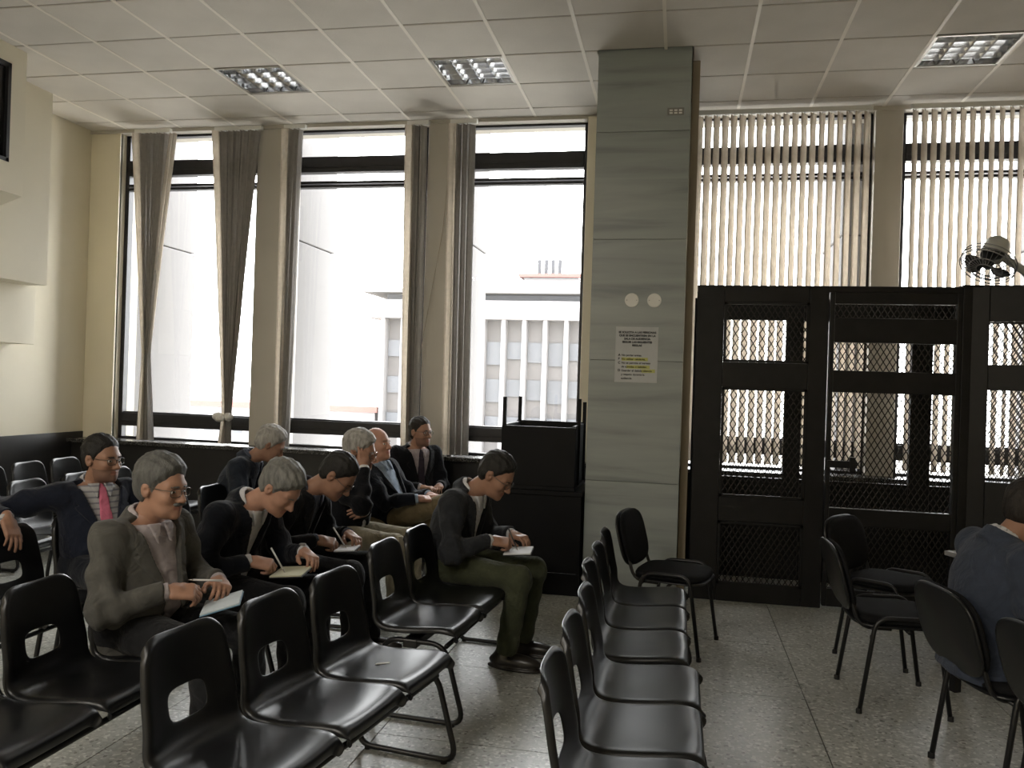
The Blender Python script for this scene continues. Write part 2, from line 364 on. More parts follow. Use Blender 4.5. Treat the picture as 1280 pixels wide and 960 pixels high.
# outside: upright concrete fins with cast joints
for fx in (-1.0, .82, 2.66, 4.5, 6.5, 8.35, 10.2):
    fin = thing('concrete_fin', 'pale concrete fin standing outside the window, ' + {-1.0: 'behind the gathered blinds', .82: 'beside the second cream post', 2.66: 'framing the far building', 4.5: 'hidden by the marble pillar', 6.5: 'behind the drawn blinds', 8.35: 'behind the fan', 10.2: 'at the end of the facade'}[fx], 'fin', (fx, .7, -12), 0, 'concrete fins outside the windows')
    for za, zb in ((0, 12.2), (12.21, 15.02), (15.03, 22)):
        MB().box(-.02, .2, 0, 1.15, za, zb).build('fin_block', M_CONC, fin, bevel=.012)
# ------------------------------------------------------------------ far building and ground
def far():
    MW = mat('far_white', (.165, .158, .158), .8, var=.04, scale=.2); MT = mat('far_tan', (.075, .069, .067), .7, var=.12, scale=.35)
    MG = mat('far_glass', (.060, .062, .068), .6, var=.15, scale=.3); MR = mat('far_red', (.15, .06, .05), .7); MH = mat('far_slab', (.10, .096, .094), .8)
    b = thing('office_building', 'pale office building with upright white fins and flat eaves far outside', 'building', (-11, 60, -30))
    MB().box(-8.7, 14, 1, 18, 0, 36.9).build('wall', MT, b)
    MB().box(-10.2, 14, -.6, 18, 36.9, 38.4).build('eave_slab', MW, b)
    MB().box(-8.7, 14, 1.0, 18, 38.4, 39.0).build('attic', MG, b)
    MB().box(-10.4, 14, -.8, 18, 39.0, 39.35).build('roof', MH, b)
    for i in range(13):
        x = -8.6 + 1.73 * i
        MB().box(x - .17, x + .17, -.1, 1.2, 0, 36.9).build('fin', MW, b)
    for j in range(9):
        z = 35.1 - j * 3.1
        for i in range(12):
            x = -8.6 + 1.73 * i
            MB().box(x + .2, x + 1.5, .8, 1.05, z - (1.4 + .25 * ((i * 7 + j * 3) % 3)), z).build('window', MG, b)
    t = MB().box(2.6, 14, 4, 16, 39.35, 40.9).build('penthouse', MW, b)
    MB().box(2.2, 14, 3.6, 16, 40.9, 41.2).build('penthouse_band', MR, b)
    for i in range(4):
        MB().box(3.6 + i * .6, 3.9 + i * .6, 5, 5.3, 41.2, 42.6).build('roof_stack', mat('far_stack', (.035, .036, .04), .8), b)
    for nm, lab, x0, x1, y0, y1, z1, mm in (('low_building', 'low red-roofed building beside the pale office building', -45, -21.6, 64, 76, -1.3, MW),):
        q = thing(nm, lab, 'building', ((x0 + x1) / 2, (y0 + y1) / 2, -30)); h = (x1 - x0) / 2; d = (y1 - y0) / 2
        MB().box(-h, h, -d, d, 0, z1 + 30).build('wall', mm, q); MB().box(-h - .3, h + .3, -d - .3, d + .3, z1 + 30, z1 + 30.5).build('roof', MR, q)
        for i in range(7): MB().box(-h + .6 + i * 1.5, -h + 1.5 + i * 1.5, -d - .04, -d + .1, z1 + 27.6, z1 + 29.2).build('window', MG, q)
    g = struct(MB().box(-300, 300, 2.5, 500, -30.5, -30).build('ground', mat('city_ground', (.45, .43, .39), .9, scale=.05)), 'street level far below')
far()
#@@PART2
# ------------------------------------------------------------------ marble pillar with notices
pi = struct(MB().box(PIL[0] + .012, PIL[1] - .012, PIL[2] + .012, YW + .02, 0, ZC + .05).build('pillar', M_MGROUT), 'square pillar clad in grey veined marble')
zz = [0, .86, 1.76, 2.66, 3.46, ZC + .04]
for i in range(5):
    g = .0014
    MB().box(PIL[0], PIL[1], PIL[2], PIL[2] + .03, zz[i] + g, zz[i + 1] - g).build('marble_panel', M_MARB, pi, bevel=.002, seg=1)
    for s, x in ((0, PIL[0]), (1, PIL[1] - .03)):
        MB().box(x + (.001 if s else -.001), x + .03 + (.001 if s else -.001), PIL[2] + .031, YW, zz[i] + g, zz[i + 1] - g).build('marble_panel', M_MARB, pi, bevel=.002, seg=1)
sg = thing('paper_notice', 'white printed paper notice with courtroom rules taped on the marble pillar', 'notice', (4.734, PIL[2] - .001, 1.805), 0)
MB().box(-.156, .156, -.002, 0, -.206, .206).build('sheet', mat('notice_paper', (.52, .54, .55), .8, var=.03), sg)
def txt(body, x, z, size, align, bold, nm='lettering', par=sg, mm=M_INK):
    o = obj(nm, text_mesh(body, size, mm, align, bold), par, (x, -.0032, z)); o.rotation_euler = (R(90), 0, 0); return o
txt('SE SOLICITA A LAS PERSONAS\nQUE SE ENCUENTREN EN LA\nSALA DE AUDIENCIA\nSEGUIR LAS SIGUIENTES\nREGLAS', .003, .158, .0205, 'CENTER', .001)
for k, (a, s) in enumerate((('A', 'No portar armas.'), ('B', 'No utilizar celulares.'), ('C', 'No se permite el ingreso'), ('', 'de comidas o bebidas.'), ('D', 'Guardar el debido silencio'), ('', 'y respeto durante la'), ('', 'audiencia.'))):
    z = -.012 - k * .0285
    if a: txt(a, -.133, z, .0235, 'LEFT', .001)
    txt(s, -.108, z, .021, 'LEFT', .0004)
for x0, x1, k in ((-.108, .085, 1), (-.07, .1, 3), (.04, .14, 4)):
    z = -.012 - k * .0285
    MB().box(x0, x1, -.0026, -.002, z - .006, z + .019).build('highlighter_stroke', mat('highlighter_yellow', (.55, .56, .2), .8), sg)
for x, lb in ((4.688, 'round white cover plate on the marble pillar, above the notice\'s first letters'), (4.853, 'round white cover plate on the marble pillar, beside the mesh cage side')):
    t = thing('cover_plate', lb, 'cover plate', (x, PIL[2], 2.208), 0, 'round cover plates on the pillar')
    MB().lathe([(.052, 0), (.052, .005), (.048, .008), (.0, .009)], 28, axis=(0, -1, 0)).build('disc', M_WHITE, t, smooth=False)
    for s in (-1, 1): MB().lathe([(.004, .008), (.003, .0105)], 8, center=(s * .036, 0, 0), axis=(0, -1, 0)).build('screw', M_ALU, t)
t = thing('socket_plate', 'small pale slotted plate high on the marble pillar', 'plate', (4.965, PIL[2], 3.60))
MB().box(-.06, .06, -.004, 0, -.028, .028).build('plate', mat('plate_grey', (.22, .22, .21), .5), t, bevel=.002)
for i in range(3):
    for j in range(2): MB().box(-.045 + i * .034, -.022 + i * .034, -.007, -.004, -.018 + j * .02, -.006 + j * .02).build('slot', M_WHITE, t)
struct(MB().box(5.078, 5.135, -1.02, -.9, 0, ZC - .03).build('trim_5', M_BROWN, bevel=.004), 'brown upright strip between pillar and cage')
struct(MB().box(4.16, 4.26, .2, .272, .868, ZC - .03).build('trim_6', M_WALL, bevel=.004), 'cream jamb strip beside the pillar')

# ------------------------------------------------------------------ vertical blinds
def translucent(name, col, fac):
    m = bpy.data.materials.new(name); m.use_nodes = True; nt = m.node_tree; N = nt.nodes; L = nt.links
    p = N['Principled BSDF']; p.inputs['Roughness'].default_value = .85; p.inputs['Specular IOR Level'].default_value = .2
    tc = N.new('ShaderNodeTexCoord'); nz = N.new('ShaderNodeTexNoise'); nz.inputs['Scale'].default_value = 25; L.new(tc.outputs['Object'], nz.inputs[0])
    cr = N.new('ShaderNodeValToRGB'); cr.color_ramp.elements[0].position = .3; cr.color_ramp.elements[1].position = .7
    cr.color_ramp.elements[0].color = tuple(c * .93 for c in col) + (1,); cr.color_ramp.elements[1].color = tuple(c * 1.05 for c in col) + (1,)
    L.new(nz.outputs[0], cr.inputs[0]); L.new(cr.outputs[0], p.inputs['Base Color'])
    tr = N.new('ShaderNodeBsdfTranslucent'); L.new(cr.outputs[0], tr.inputs[0]); mx = N.new('ShaderNodeMixShader'); mx.inputs[0].default_value = fac
    L.new(p.outputs[0], mx.inputs[1]); L.new(tr.outputs[0], mx.inputs[2]); L.new(mx.outputs[0], N['Material Output'].inputs[0]); return m
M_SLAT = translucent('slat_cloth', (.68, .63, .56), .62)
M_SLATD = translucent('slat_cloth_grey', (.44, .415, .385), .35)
def slat_mesh(path, width=.085, m=None, th=.0016):
    """path: list of (x, y, z, angle, width factor); the strip is slightly curved across"""
    vs = []; fs = []; n = 4
    for x, y, z, a, wf in path:
        c, s = math.cos(a), math.sin(a)
        for side in (0, 1):
            for k in range(n):
                t = (k / (n - 1) - .5) * width * wf; bow = .006 * (1 - (2 * t / (width * wf)) ** 2) + side * th
                vs.append((x + t * c - bow * s, y + t * s + bow * c, z))
    st = 2 * n
    for i in range(len(path) - 1):
        b = i * st
        for k in range(n - 1):
            fs.append((b + k, b + k + 1, b + st + k + 1, b + st + k)); fs.append((b + n + k, b + st + n + k, b + st + n + k + 1, b + n + k + 1))
        fs.append((b, b + st, b + st + n, b + n)); fs.append((b + n - 1, b + 2 * n - 1, b + st + 2 * n - 1, b + st + n - 1))
    return MB().add(vs, fs).mesh('slat', m or M_SLAT, smooth=True)
def blind(a, b, label, n, ang, ztop=3.99, zbot=.93, skip=()):
    t = thing('vertical_blind', label, 'blind', ((a + b) / 2, .14, 0), 0, 'vertical blinds at the windows')
    hw = (b - a) / 2; MB().box(-hw, hw, -.022, .022, ztop, ztop + .04).build('headrail', M_WHITE, t, bevel=.003)
    for i in range(n):
        if i in skip: continue
        x = -hw + .04 + (2 * hw - .08) * i / (n - 1); aa = ang + random.uniform(-.07, .07)
        obj('slat', slat_mesh([(x, 0, ztop - .005, aa, 1), (x + random.uniform(-.004, .004), 0, zbot, aa + random.uniform(-.05, .05), 1)]), t)
        MB().box(x - .004, x + .004, -.004, .004, ztop - .02, ztop + .004).build('carrier', M_WHITE, t)
    return t
blind(5.12, 6.60, 'drawn vertical blind in the window beside the marble pillar, above the cage', 20, R(45))
blind(6.90, 8.40, 'drawn vertical blind in the window behind the grey fan', 20, R(45))
blind(8.68, 10.18, 'drawn vertical blind in the window at the end of the wall', 20, R(45))
def gathered(label, tops, tie, bots, n, y=.15, ztop=3.985, zbot=.885, face=1, dark=True):
    """a drawn-aside blind: slats hang close together and are pulled in at the tie (x, z)"""
    t = thing('gathered_blind', label, 'blind', (0, y, 0), 0, 'vertical blinds at the windows')
    MB().box(tops[0] - .03, tops[1] + .05, -.022, .022, ztop, ztop + .04).build('headrail', M_WHITE, t, bevel=.003)
    for i in range(n):
        q = i / (n - 1); xt = tops[0] + (tops[1] - tops[0]) * q; xb = bots[0] + (bots[1] - bots[0]) * q
        lead = i < face; pts = []
        for k in range(19):
            z = ztop - .005 + (zbot - ztop) * k / 18
            if tie:
                tx, tz, tw = tie; xi = tx + (q - .5) * tw
                if z >= tz: s = (ztop - z) / (ztop - tz); x = xt + (xi - xt) * s
                else: s = (tz - z) / (tz - zbot); x = xi + (xb - xi) * s
            else: s = (ztop - z) / (ztop - zbot); x = xt + (xb - xt) * s
            yy = (.012 * math.sin(i * 2.3 + z * 1.7)) * (0 if lead else 1) - (.045 if lead else 0)
            wf = 1.0 if not tie else (1 - .6 * (ztop - z) / (ztop - tie[1]) if z >= tie[1] else .4 + .5 * (tie[1] - z) / (tie[1] - zbot))
            pts.append((x, yy, z, R(12) if lead else R(58 + 22 * (i % 2)), (.9 if lead else 1) * wf))
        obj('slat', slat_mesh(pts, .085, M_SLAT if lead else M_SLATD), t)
    return t
_g = gathered('gathered beige blind next to the corner pier, pinched at half height', (-.42, -.10), (-.235, 1.72, .035), (-.26, -.17), 10)
for _x in (-.045, .0): obj('slat', slat_mesh([(_x, 0, 3.98, R(80), .6), (_x - .10, 0, 3.0, R(80), .6), (_x * .3 - .215, 0, 1.75, R(80), .4)]), _g)
gathered('gathered beige blind tied low with a white bow', (.47, .90), (.675, 1.15, .04), (.64, .69), 12)
gathered('narrow drawn-aside blind against the post beside the tied blind', (1.215, 1.36), None, (1.235, 1.31), 6)
gathered('narrow drawn-aside blind hanging before the far building', (2.475, 2.61), None, (2.53, 2.62), 5)
gathered('straight drawn-aside blind against the middle cream post', (2.90, 3.08), None, (2.93, 3.11), 7)
# bow of white plastic film round the tied blind
t = thing('white_bow', 'crumpled white bow tied round the gathered blind', 'bow', (.672, .075, 1.14))
def lump(r, c, sq, seed, m, nm, par, n=14):
    g = np.random.default_rng(seed); vs = []; fs = []
    ph = g.uniform(0, 6, 6)
    for i in range(n + 1):
        th = math.pi * i / n
        for j in range(2 * n):
            a = math.pi * j / n; k = 1 + .16 * math.sin(3 * a + ph[0]) * math.sin(2 * th + ph[1]) + .1 * math.sin(7 * a + ph[2] + 3 * th)
            vs.append((c[0] + r * sq[0] * k * math.sin(th) * math.cos(a), c[1] + r * sq[1] * k * math.sin(th) * math.sin(a), c[2] + r * sq[2] * k * math.cos(th)))
    for i in range(n):
        for j in range(2 * n):
            j2 = (j + 1) % (2 * n); fs.append((i * 2 * n + j, i * 2 * n + j2, (i + 1) * 2 * n + j2, (i + 1) * 2 * n + j))
    return MB().add(vs, fs).build(nm, m, par, smooth=True)
M_FILM = mat('white_film', (.7, .68, .64), .5, var=.1, scale=40)
lump(.055, (-.055, 0, .005), (1, .7, .75), 1, M_FILM, 'loop', t); lump(.05, (.05, 0, .01), (1, .7, .7), 2, M_FILM, 'loop', t); lump(.03, (0, -.02, 0), (1, 1, 1), 3, M_FILM, 'knot', t)
t = thing('pull_cord', 'thin blind cord slanting across the middle cream post', 'cord', (2.8, .24, 0))
MB().tube([(.06, 0, 3.9), (0, 0, 3.0), (-.16, 0, 2.0), (-.22, 0, 1.5)], .003, 5).build('cord', M_BROWN, t)

# ------------------------------------------------------------------ moulded shell seats on shared beams
def shell_mesh():
    prof = [(.205, .385), (.222, .415), (.212, .436), (.16, .438), (.08, .431), (-.02, .422), (-.10, .420), (-.155, .432), (-.183, .466), (-.197, .508), (-.207, .552), (-.217, .60), (-.226, .655), (-.235, .71), (-.241, .746), (-.242, .764), (-.252, .770)]
    hw = [.185, .20, .207, .212, .214, .214, .213, .210, .206, .202, .198, .195, .190, .183, .178, .168, .160]
    ts = [-1, -.985, -.93, -.74, -.40, 0, .40, .74, .93, .985, 1]
    P = [Vector((x, 0, z)) for x, z in prof]; vs = []; nr = len(P); nc = len(ts)
    for i, p in enumerate(P):
        tg = (P[min(i + 1, nr - 1)] - P[max(i - 1, 0)]).normalized(); nrm = Vector((tg.z, 0, -tg.x))     # points up / forward
        if nrm.z < 0 and i < 7: nrm = -nrm
        if i >= 8 and nrm.x < 0: nrm = -nrm
        back = min(1, max(0, (p.z - .43) / .08))
        for t in ts:
            dz = {11: .003, 12: .008, 13: .018, 14: .034, 15: .046, 16: .050}.get(i, 0) * abs(t) ** 5; c = (.012 + .030 * back) * abs(t) ** 2.2                      # sides curve up / forward
            if i < 3: c *= .3
            if abs(t) > .97: c -= .010 if abs(t) < 1 else .028            # rolled edge
            y = hw[i] * (t if abs(t) < .99 else math.copysign(.995, t)); vs.append(p + nrm * c + Vector((0, y, -dz)))
    fs = []
    for i in range(nr - 1):
        for j in range(nc - 1):
            if i in (9, 10) and 4 <= j <= 5: continue                     # hand slot in the lower back
            fs.append((i * nc + j, i * nc + j + 1, (i + 1) * nc + j + 1, (i + 1) * nc + j))
    me = bpy.data.meshes.new('seat_shell'); me.from_pydata([tuple(v) for v in vs], [], fs)
    bm = bmesh.new(); bm.from_mesh(me); bmesh.ops.recalc_face_normals(bm, faces=bm.faces[:]); bm.to_mesh(me); bm.free()
    o = bpy.data.objects.new('tmp', me); COL.objects.link(o)
    s = o.modifiers.new('s', 'SOLIDIFY'); s.thickness = .006; s.offset = 0
    q = o.modifiers.new('q', 'SUBSURF'); q.levels = 2; q.render_levels = 2
    r = applied(o); bpy.data.objects.remove(o); r.materials.clear(); r.materials.append(M_PLAST); r.polygons.foreach_set('use_smooth', [True] * len(r.polygons)); r.name = 'seat_shell'
    return r
SHELL = shell_mesh(); PITCH = .437
LOOP = MB().tube(fillet([(-.13, 0, .365), (.165, 0, .365), (.268, 0, .014), (-.19, 0, .014)], .075, 6, True), .0125, 8, closed=True).mesh('leg_loop', M_TUBE, smooth=True)
FOOT = MB().lathe([(.014, 0), (.014, .012), (.008, .016)], 8).mesh('foot_cap', M_TUBE)
BRK = MB().box(-.06, .10, -.05, .05, .383, .412).box(-.02, .03, -.045, .045, .36, .39).mesh('bracket', M_TUBE)
def bench(x, y, rz, label, n=3):
    t = thing('seating_bench', label, 'bench seating', (x, y, 0), R(rz), 'black shell seats on shared beams'); L = n * PITCH
    MB().box(-.035, .035, -L / 2 + .03, L / 2 - .02, .335, .375).build('beam', M_TUBE, t, bevel=.006)
    MB().tube([(.17, -L / 2 + .05, .355), (.17, L / 2 - .05, .355)], .011, 8).build('front_rail', M_TUBE, t, smooth=True)
    for i in range(n):
        yy = (i - (n - 1) / 2) * PITCH
        s = obj('seat_shell', SHELL, t, (0, yy, 0)); obj('bracket', BRK, s)
    for s in (-1, 1):
        yy = s * (L / 2 - .045); lg = obj('leg_loop', LOOP, t, (0, yy, 0))
        for fx in (.21, -.14): obj('foot_cap', FOOT, lg, (fx, 0, 0))
    return t
BENCHES = [
    (4.945, -4.65, 0, 'black shell-seat bench in the front row, away from the marble pillar, all seats empty'),
    (4.905, -3.29, 0, 'black shell-seat bench in the front row, in front of the upholstered chair at the pillar'),
    (3.865, -4.725, -8, 'empty black shell-seat bench with a paper scrap on one seat, before the man in grey'),
    (3.925, -3.165, -4, 'black shell-seat bench whose end seat holds the man in green trousers'),
    (2.985, -4.765, 0, 'black shell-seat bench on which the man in the grey jacket sits'),
    (2.97, -3.15, 0, 'black shell-seat bench under two men in dark jackets writing'),
    (2.97, -1.68, 0, 'black shell-seat bench under the two men in pale trousers'),
    (2.05, -4.33, 0, 'black shell-seat bench over whose back the man in the pink tie rests his arm'),
    (2.05, -2.97, 0, 'black shell-seat bench on which the man in the pink tie sits'),
    (2.05, -1.60, 0, 'black shell-seat bench under the bowed white-haired man by the window'),
    (.78, -1.35, 0, 'empty black shell-seat bench near the sill, behind the bowed white-haired man'),
    (.78, -2.75, 0, 'empty black shell-seat bench right behind the man in the pink tie'),
    (-.10, -1.30, 0, 'empty black shell-seat bench in the last row, near the window corner'),
    (-.10, -2.70, 0, 'empty black shell-seat bench in the last row, along the dark wainscot')]
for q in BENCHES: bench(*q)
t = thing('paper_scrap', 'small torn white paper scrap lying on an empty seat', 'paper', (3.93, -4.29, .4295), R(30))
MB().add([(-.03, -.006, 0), (.028, -.009, .001), (.033, .004, .002), (-.02, .008, 0), (-.03, -.006, .0015), (.028, -.009, .0025), (.033, .004, .0035), (-.02, .008, .0015)],
         [(3, 2, 1, 0), (4, 5, 6, 7), (0, 1, 5, 4), (1, 2, 6, 5), (2, 3, 7, 6), (3, 0, 4, 7)]).build('scrap', M_PAPER, t)

# ------------------------------------------------------------------ upholstered four-legged visitor chairs
def cushion(name, hx, hy, th, crown, ex=.5, n=20, m=M_FABR):
    """rounded super-ellipse pad in local XY with crown on +Z"""
    vs = []; fs = []; rings = [(0.0, th + crown), (.45, th + crown * .9), (.8, th + crown * .5), (.95, th + crown * .12), (1.0, th * .55), (.985, th * .2), (.93, 0), (0, 0)]
    for rr, z in rings:
        for j in range(2 * n):
            a = math.pi * j / n; c, s = math.cos(a), math.sin(a)
            vs.append((hx * rr * math.copysign(abs(c) ** ex, c), hy * rr * math.copysign(abs(s) ** ex, s), z))
    for i in range(len(rings) - 1):
        for j in range(2 * n):
            j2 = (j + 1) % (2 * n); fs.append((i * 2 * n + j, i * 2 * n + j2, (i + 1) * 2 * n + j2, (i + 1) * 2 * n + j))
    return MB().add(vs, fs).mesh(name, m, smooth=True)
V_SEAT = cushion('seat', .215, .225, .035, .018); V_BACK = cushion('backrest', .165, .225, .022, .012, .62); V_SHELL = cushion('back_shell', .172, .232, .018, .006, .62, m=M_PLAST)
V_SHELL2 = cushion('seat_pan', .222, .232, .016, .0, .5, m=M_PLAST)
V_SIDE = [MB().tube(fillet([(-.205, s * .245, .0), (-.135, s * .236, .468), (.145, s * .236, .474), (.215, s * .245, .0)], .07, 6), .0115, 8).mesh('side_frame', M_TUBE, smooth=True) for s in (-1, 1)]
V_UP = [MB().tube(fillet([(-.05, s * .18, .405), (-.20, s * .18, .405), (-.278, s * .17, .66)], .07, 5), .0105, 8).mesh('back_post', M_TUBE, smooth=True) for s in (-1, 1)]
V_BAR = MB().tube([(.02, -.236, .405), (.02, .236, .405)], .009, 8).tube([(-.14, -.236, .405), (-.14, .236, .405)], .009, 8).mesh('cross_bar', M_TUBE, smooth=True)
V_FOOT = MB().lathe([(.015, 0), (.015, .02), (.012, .024)], 8).mesh('rubber_foot', M_TUBE)
def visitor(x, y, rz, label):
    t = thing('visitor_chair', label, 'chair', (x, y, 0), R(rz), 'black upholstered visitor chairs')
    obj('seat', V_SEAT, t, (0, 0, .428)); obj('seat_pan', V_SHELL2, t, (0, 0, .414))
    b = obj('backrest', V_BACK, t, (-.272, 0, .635)); b.rotation_euler = (0, R(75), 0)
    b2 = obj('back_shell', V_SHELL, t, (-.295, 0, .631)); b2.rotation_euler = (0, R(75), 0)
    for i in (0, 1):
        sf = obj('side_frame', V_SIDE[i], t); obj('back_post', V_UP[i], t)
        s = (-1, 1)[i]
        for fx in (-.205, .215): obj('rubber_foot', V_FOOT, sf, (fx, s * .245, 0))
    obj('cross_bar', V_BAR, t)
    return t
visitor(5.06, -2.24, -14, 'black upholstered chair standing in front of the marble pillar')
visitor(6.16, -2.84, 2, 'empty black upholstered chair on the open floor before the cage')
visitor(6.33, -2.05, -37, 'black upholstered chair standing right at the cage door, turned sideways')
visitor(6.42, -3.74, 12, 'black upholstered chair under the person in the blue jacket')
visitor(6.56, -4.27, 15, 'black upholstered chair behind the person in the blue jacket')
visitor(2.84, -.42, -35, 'black upholstered chair at the window sill under the man in dark suit and tie')

# ------------------------------------------------------------------ stacked desks beside the pillar
d = thing('black_desk', 'black panelled desk standing against the marble pillar', 'desk', (4.03, -.92, 0))
MB().box(-.38, .345, -.34, .34, .735, .77).build('desk_top', M_DESK, d, bevel=.004)
MB().box(-.345, .335, -.325, -.30, .16, .735).build('front_panel', M_DESK, d, bevel=.003)
for x in (-.345, .31): MB().box(x, x + .025, -.30, .32, .0, .735).build('side_panel', M_DESK, d, bevel=.003)
MB().box(-.36, .342, -.345, -.325, .0, .16).build('plinth', M_DESK, d, bevel=.003)
d = thing('upturned_desk', 'black desk lying upside down on the other desk, legs in the air', 'desk', (4.03, -.92, .771))
MB().box(-.29, .285, -.33, .33, 0, .03).build('desk_top', M_DESK, d, bevel=.004)
MB().box(-.285, .28, -.325, -.30, .03, .475).build('front_panel', M_DESK, d, bevel=.003)
MB().box(-.285, .28, .28, .305, .03, .495).build('rear_panel', M_DESK, d, bevel=.003)
for x in (-.275, .25): MB().box(x, x + .022, -.30, .28, .03, .485).build('side_panel', M_DESK, d, bevel=.003)
for x, y, h in ((-.272, -.29, .69), (-.262, .29, .69), (.275, -.1, .69), (.275, .27, .66)): MB().box(x - .014, x + .014, y - .014, y + .014, .03, h).build('leg', M_DESK, d, bevel=.002)
t = thing('paper_sheet', 'folded white paper lying on the corner of the black desk', 'paper', (3.70, -1.20, .771))
MB().add([(-.04, -.03, 0), (.035, -.03, 0), (.035, .06, 0), (-.04, .06, 0), (-.035, -.03, .003), (.04, -.03, .035), (.04, .06, .035), (-.035, .06, .003)], [(3, 2, 1, 0), (4, 5, 6, 7), (0, 1, 5, 4), (1, 2, 6, 5), (2, 3, 7, 6), (3, 0, 4, 7)]).build('sheet', M_PAPER, t)

# ------------------------------------------------------------------ mesh cage
def lattice(u0, u1, v0, v1, place, px=.043, pz=.072, w=.0068):
    """diamond lattice of flat bars clipped to the opening, place(u, v) -> point"""
    mb = MB(); k = pz / px
    for sg_ in (1, -1):
        c0 = v0 - (u1 if sg_ > 0 else -u0) * k * 1; n0 = int((v1 - v0 + (u1 - u0) * k) / pz) + 2
        for i in range(n0):
            c = v0 - (u1 - u0) * k + i * pz if sg_ > 0 else v0 + i * pz
            pts = []      # v = c + sg*k*(u-u0)
            ua = (v0 - c) / (sg_ * k) + u0; ub = (v1 - c) / (sg_ * k) + u0
            lo, hi = max(u0, min(ua, ub)), min(u1, max(ua, ub))
            if hi - lo < .004: continue
            a = place(lo, c + sg_ * k * (lo - u0)); b = place(hi, c + sg_ * k * (hi - u0)); nrm = Vector(place(0, 0)) - Vector(place(0, 0, .01))
            mb.bar(a, b, .004, w, up=(Vector(b) - Vector(a)).cross(nrm)) if False else mb.bar(a, b, w, .004, up=nrm)
    return mb
CG = thing('mesh_cage', 'dark wire-mesh holding cage with framed panels and a door', 'cage', (0, -1.0, 0))
def bars(nm, rects, y0=-.03, y1=.03, par=CG):
    for x0, x1, z0, z1 in rects: MB().box(x0, x1, y0, y1, z0, z1).build(nm, M_CAGE, par, bevel=.004)
fp = lambda u, v, o=0.0: (u, o, v)
pn = obj('fixed_panel', None, CG)
bars('stile', [(5.165, 5.365, 0, 2.345), (5.97, 6.105, 0, 2.345)], par=pn)
bars('rail', [(5.365, 5.97, 2.22, 2.345), (5.365, 5.97, 1.585, 1.775), (5.365, 5.97, .592, .776), (5.365, 5.97, 0, .13)], par=pn)
for z0, z1 in ((1.775, 2.22), (.776, 1.585), (.13, .592)):
    tag(lattice(5.365, 5.97, z0, z1, fp).build('wire_mesh', M_CMESH, pn), kind='stuff')
    m = MB()
    for x0, x1, a, b in ((5.365, 5.385, z0, z1), (5.95, 5.97, z0, z1), (5.365, 5.97, z0, z0 + .018), (5.365, 5.97, z1 - .018, z1)): m.box(x0, x1, -.04, -.028, a, b)
    m.build('bead', M_CAGE, pn)
dr = obj('cage_door', None, CG)
bars('stile', [(6.115, 6.145, .02, 2.30), (6.965, 7.0, .02, 2.30)], -.036, .024, dr)
bars('rail', [(6.145, 6.965, 2.217, 2.30), (6.145, 6.965, 1.937, 2.114), (6.145, 6.965, 1.575, 1.733), (6.145, 6.965, .611, .735), (6.145, 6.965, .02, .15)], -.036, .024, dr)
for z0, z1 in ((2.114, 2.217), (1.733, 1.937), (.735, 1.575), (.15, .611)):
    tag(lattice(6.145, 6.965, z0, z1, fp).build('wire_mesh', M_CMESH, dr), kind='stuff')
MB().box(6.12, 6.32, -.075, -.036, 1.03, 1.08).box(6.27, 6.31, -.08, -.03, 1.0, 1.11).build('latch', M_CAGE, dr, bevel=.004)
bars('top_beam', [(6.105, 7.06, 2.30, 2.345)])
bars('corner_post', [(7.0, 7.06, 0, 2.345)], -.04, .04)
sd = obj('wing_panel', None, CG); sd.location = (7.06, 0, 0); sd.rotation_euler = (0, 0, R(-20))
bars('stile', [(0, .12, 0, 2.345), (1.22, 1.32, 0, 2.345)], par=sd)
bars('rail', [(.12, 1.22, 2.10, 2.345), (.12, 1.22, 1.62, 1.80), (.12, 1.22, .62, .98), (.12, 1.22, 0, .62)], par=sd)
for z0, z1 in ((1.80, 2.10), (.98, 1.62)):
    tag(lattice(.12, 1.22, z0, z1, fp).build('wire_mesh', M_CMESH, sd), kind='stuff'); tag(lattice(.13, 1.2, z0, z1, lambda u, v, o=0.0: (u, .05 + o, v)).build('inner_wire_mesh', M_CMESH, sd), kind='stuff')
rp = obj('rear_frame', None, CG)
bars('stile', [(5.165, 5.36, 0, 2.345), (5.92, 6.055, 0, 2.345), (6.90, 7.06, 0, 2.345), (7.9, 8.03, 0, 2.345), (8.9, 9.0, 0, 2.345)], .86, .92, rp)
bars('rail', [(5.36, 5.92, 2.165, 2.345), (6.055, 6.9, 2.165, 2.345), (7.06, 7.9, 2.165, 2.345), (8.03, 8.9, 2.165, 2.345), (5.36, 5.92, 0, .84), (6.055, 6.9, 0, .84), (7.06, 7.9, 0, .84), (8.03, 8.9, 0, .84)], .86, .92, rp)
ro = obj('cage_roof', None, CG)
for i in range(4): MB().box(7.0, 9.0, -.03 + i * .24, -.03 + i * .24 + .23, 2.346, 2.36).build('roof_board', M_CAGE, ro)
bars('roof_beam', [(7.06, 9.0, 2.30, 2.345)], .06, .12, ro)

# ------------------------------------------------------------------ table of the person in blue
e1 = Vector((.9, .436, 0)); e2 = Vector((.436, -.9, 0)); c0 = Vector((6.47, -2.6, 0)); tb = thing('dark_table', 'dark table with pale edge in front of the person in the blue jacket', 'table', c0, math.atan2(e1.y, e1.x))
MB().box(0, .5, -1.2, 0, .715, .74).build('table_top', mat('table_laminate', (.22, .22, .23), .35), tb, bevel=.004)
for x in (.05, .45):
    for y in (-1.15, -.05): MB().box(x - .02, x + .02, y - .02, y + .02, 0, .715).build('leg', M_TUBE, tb)

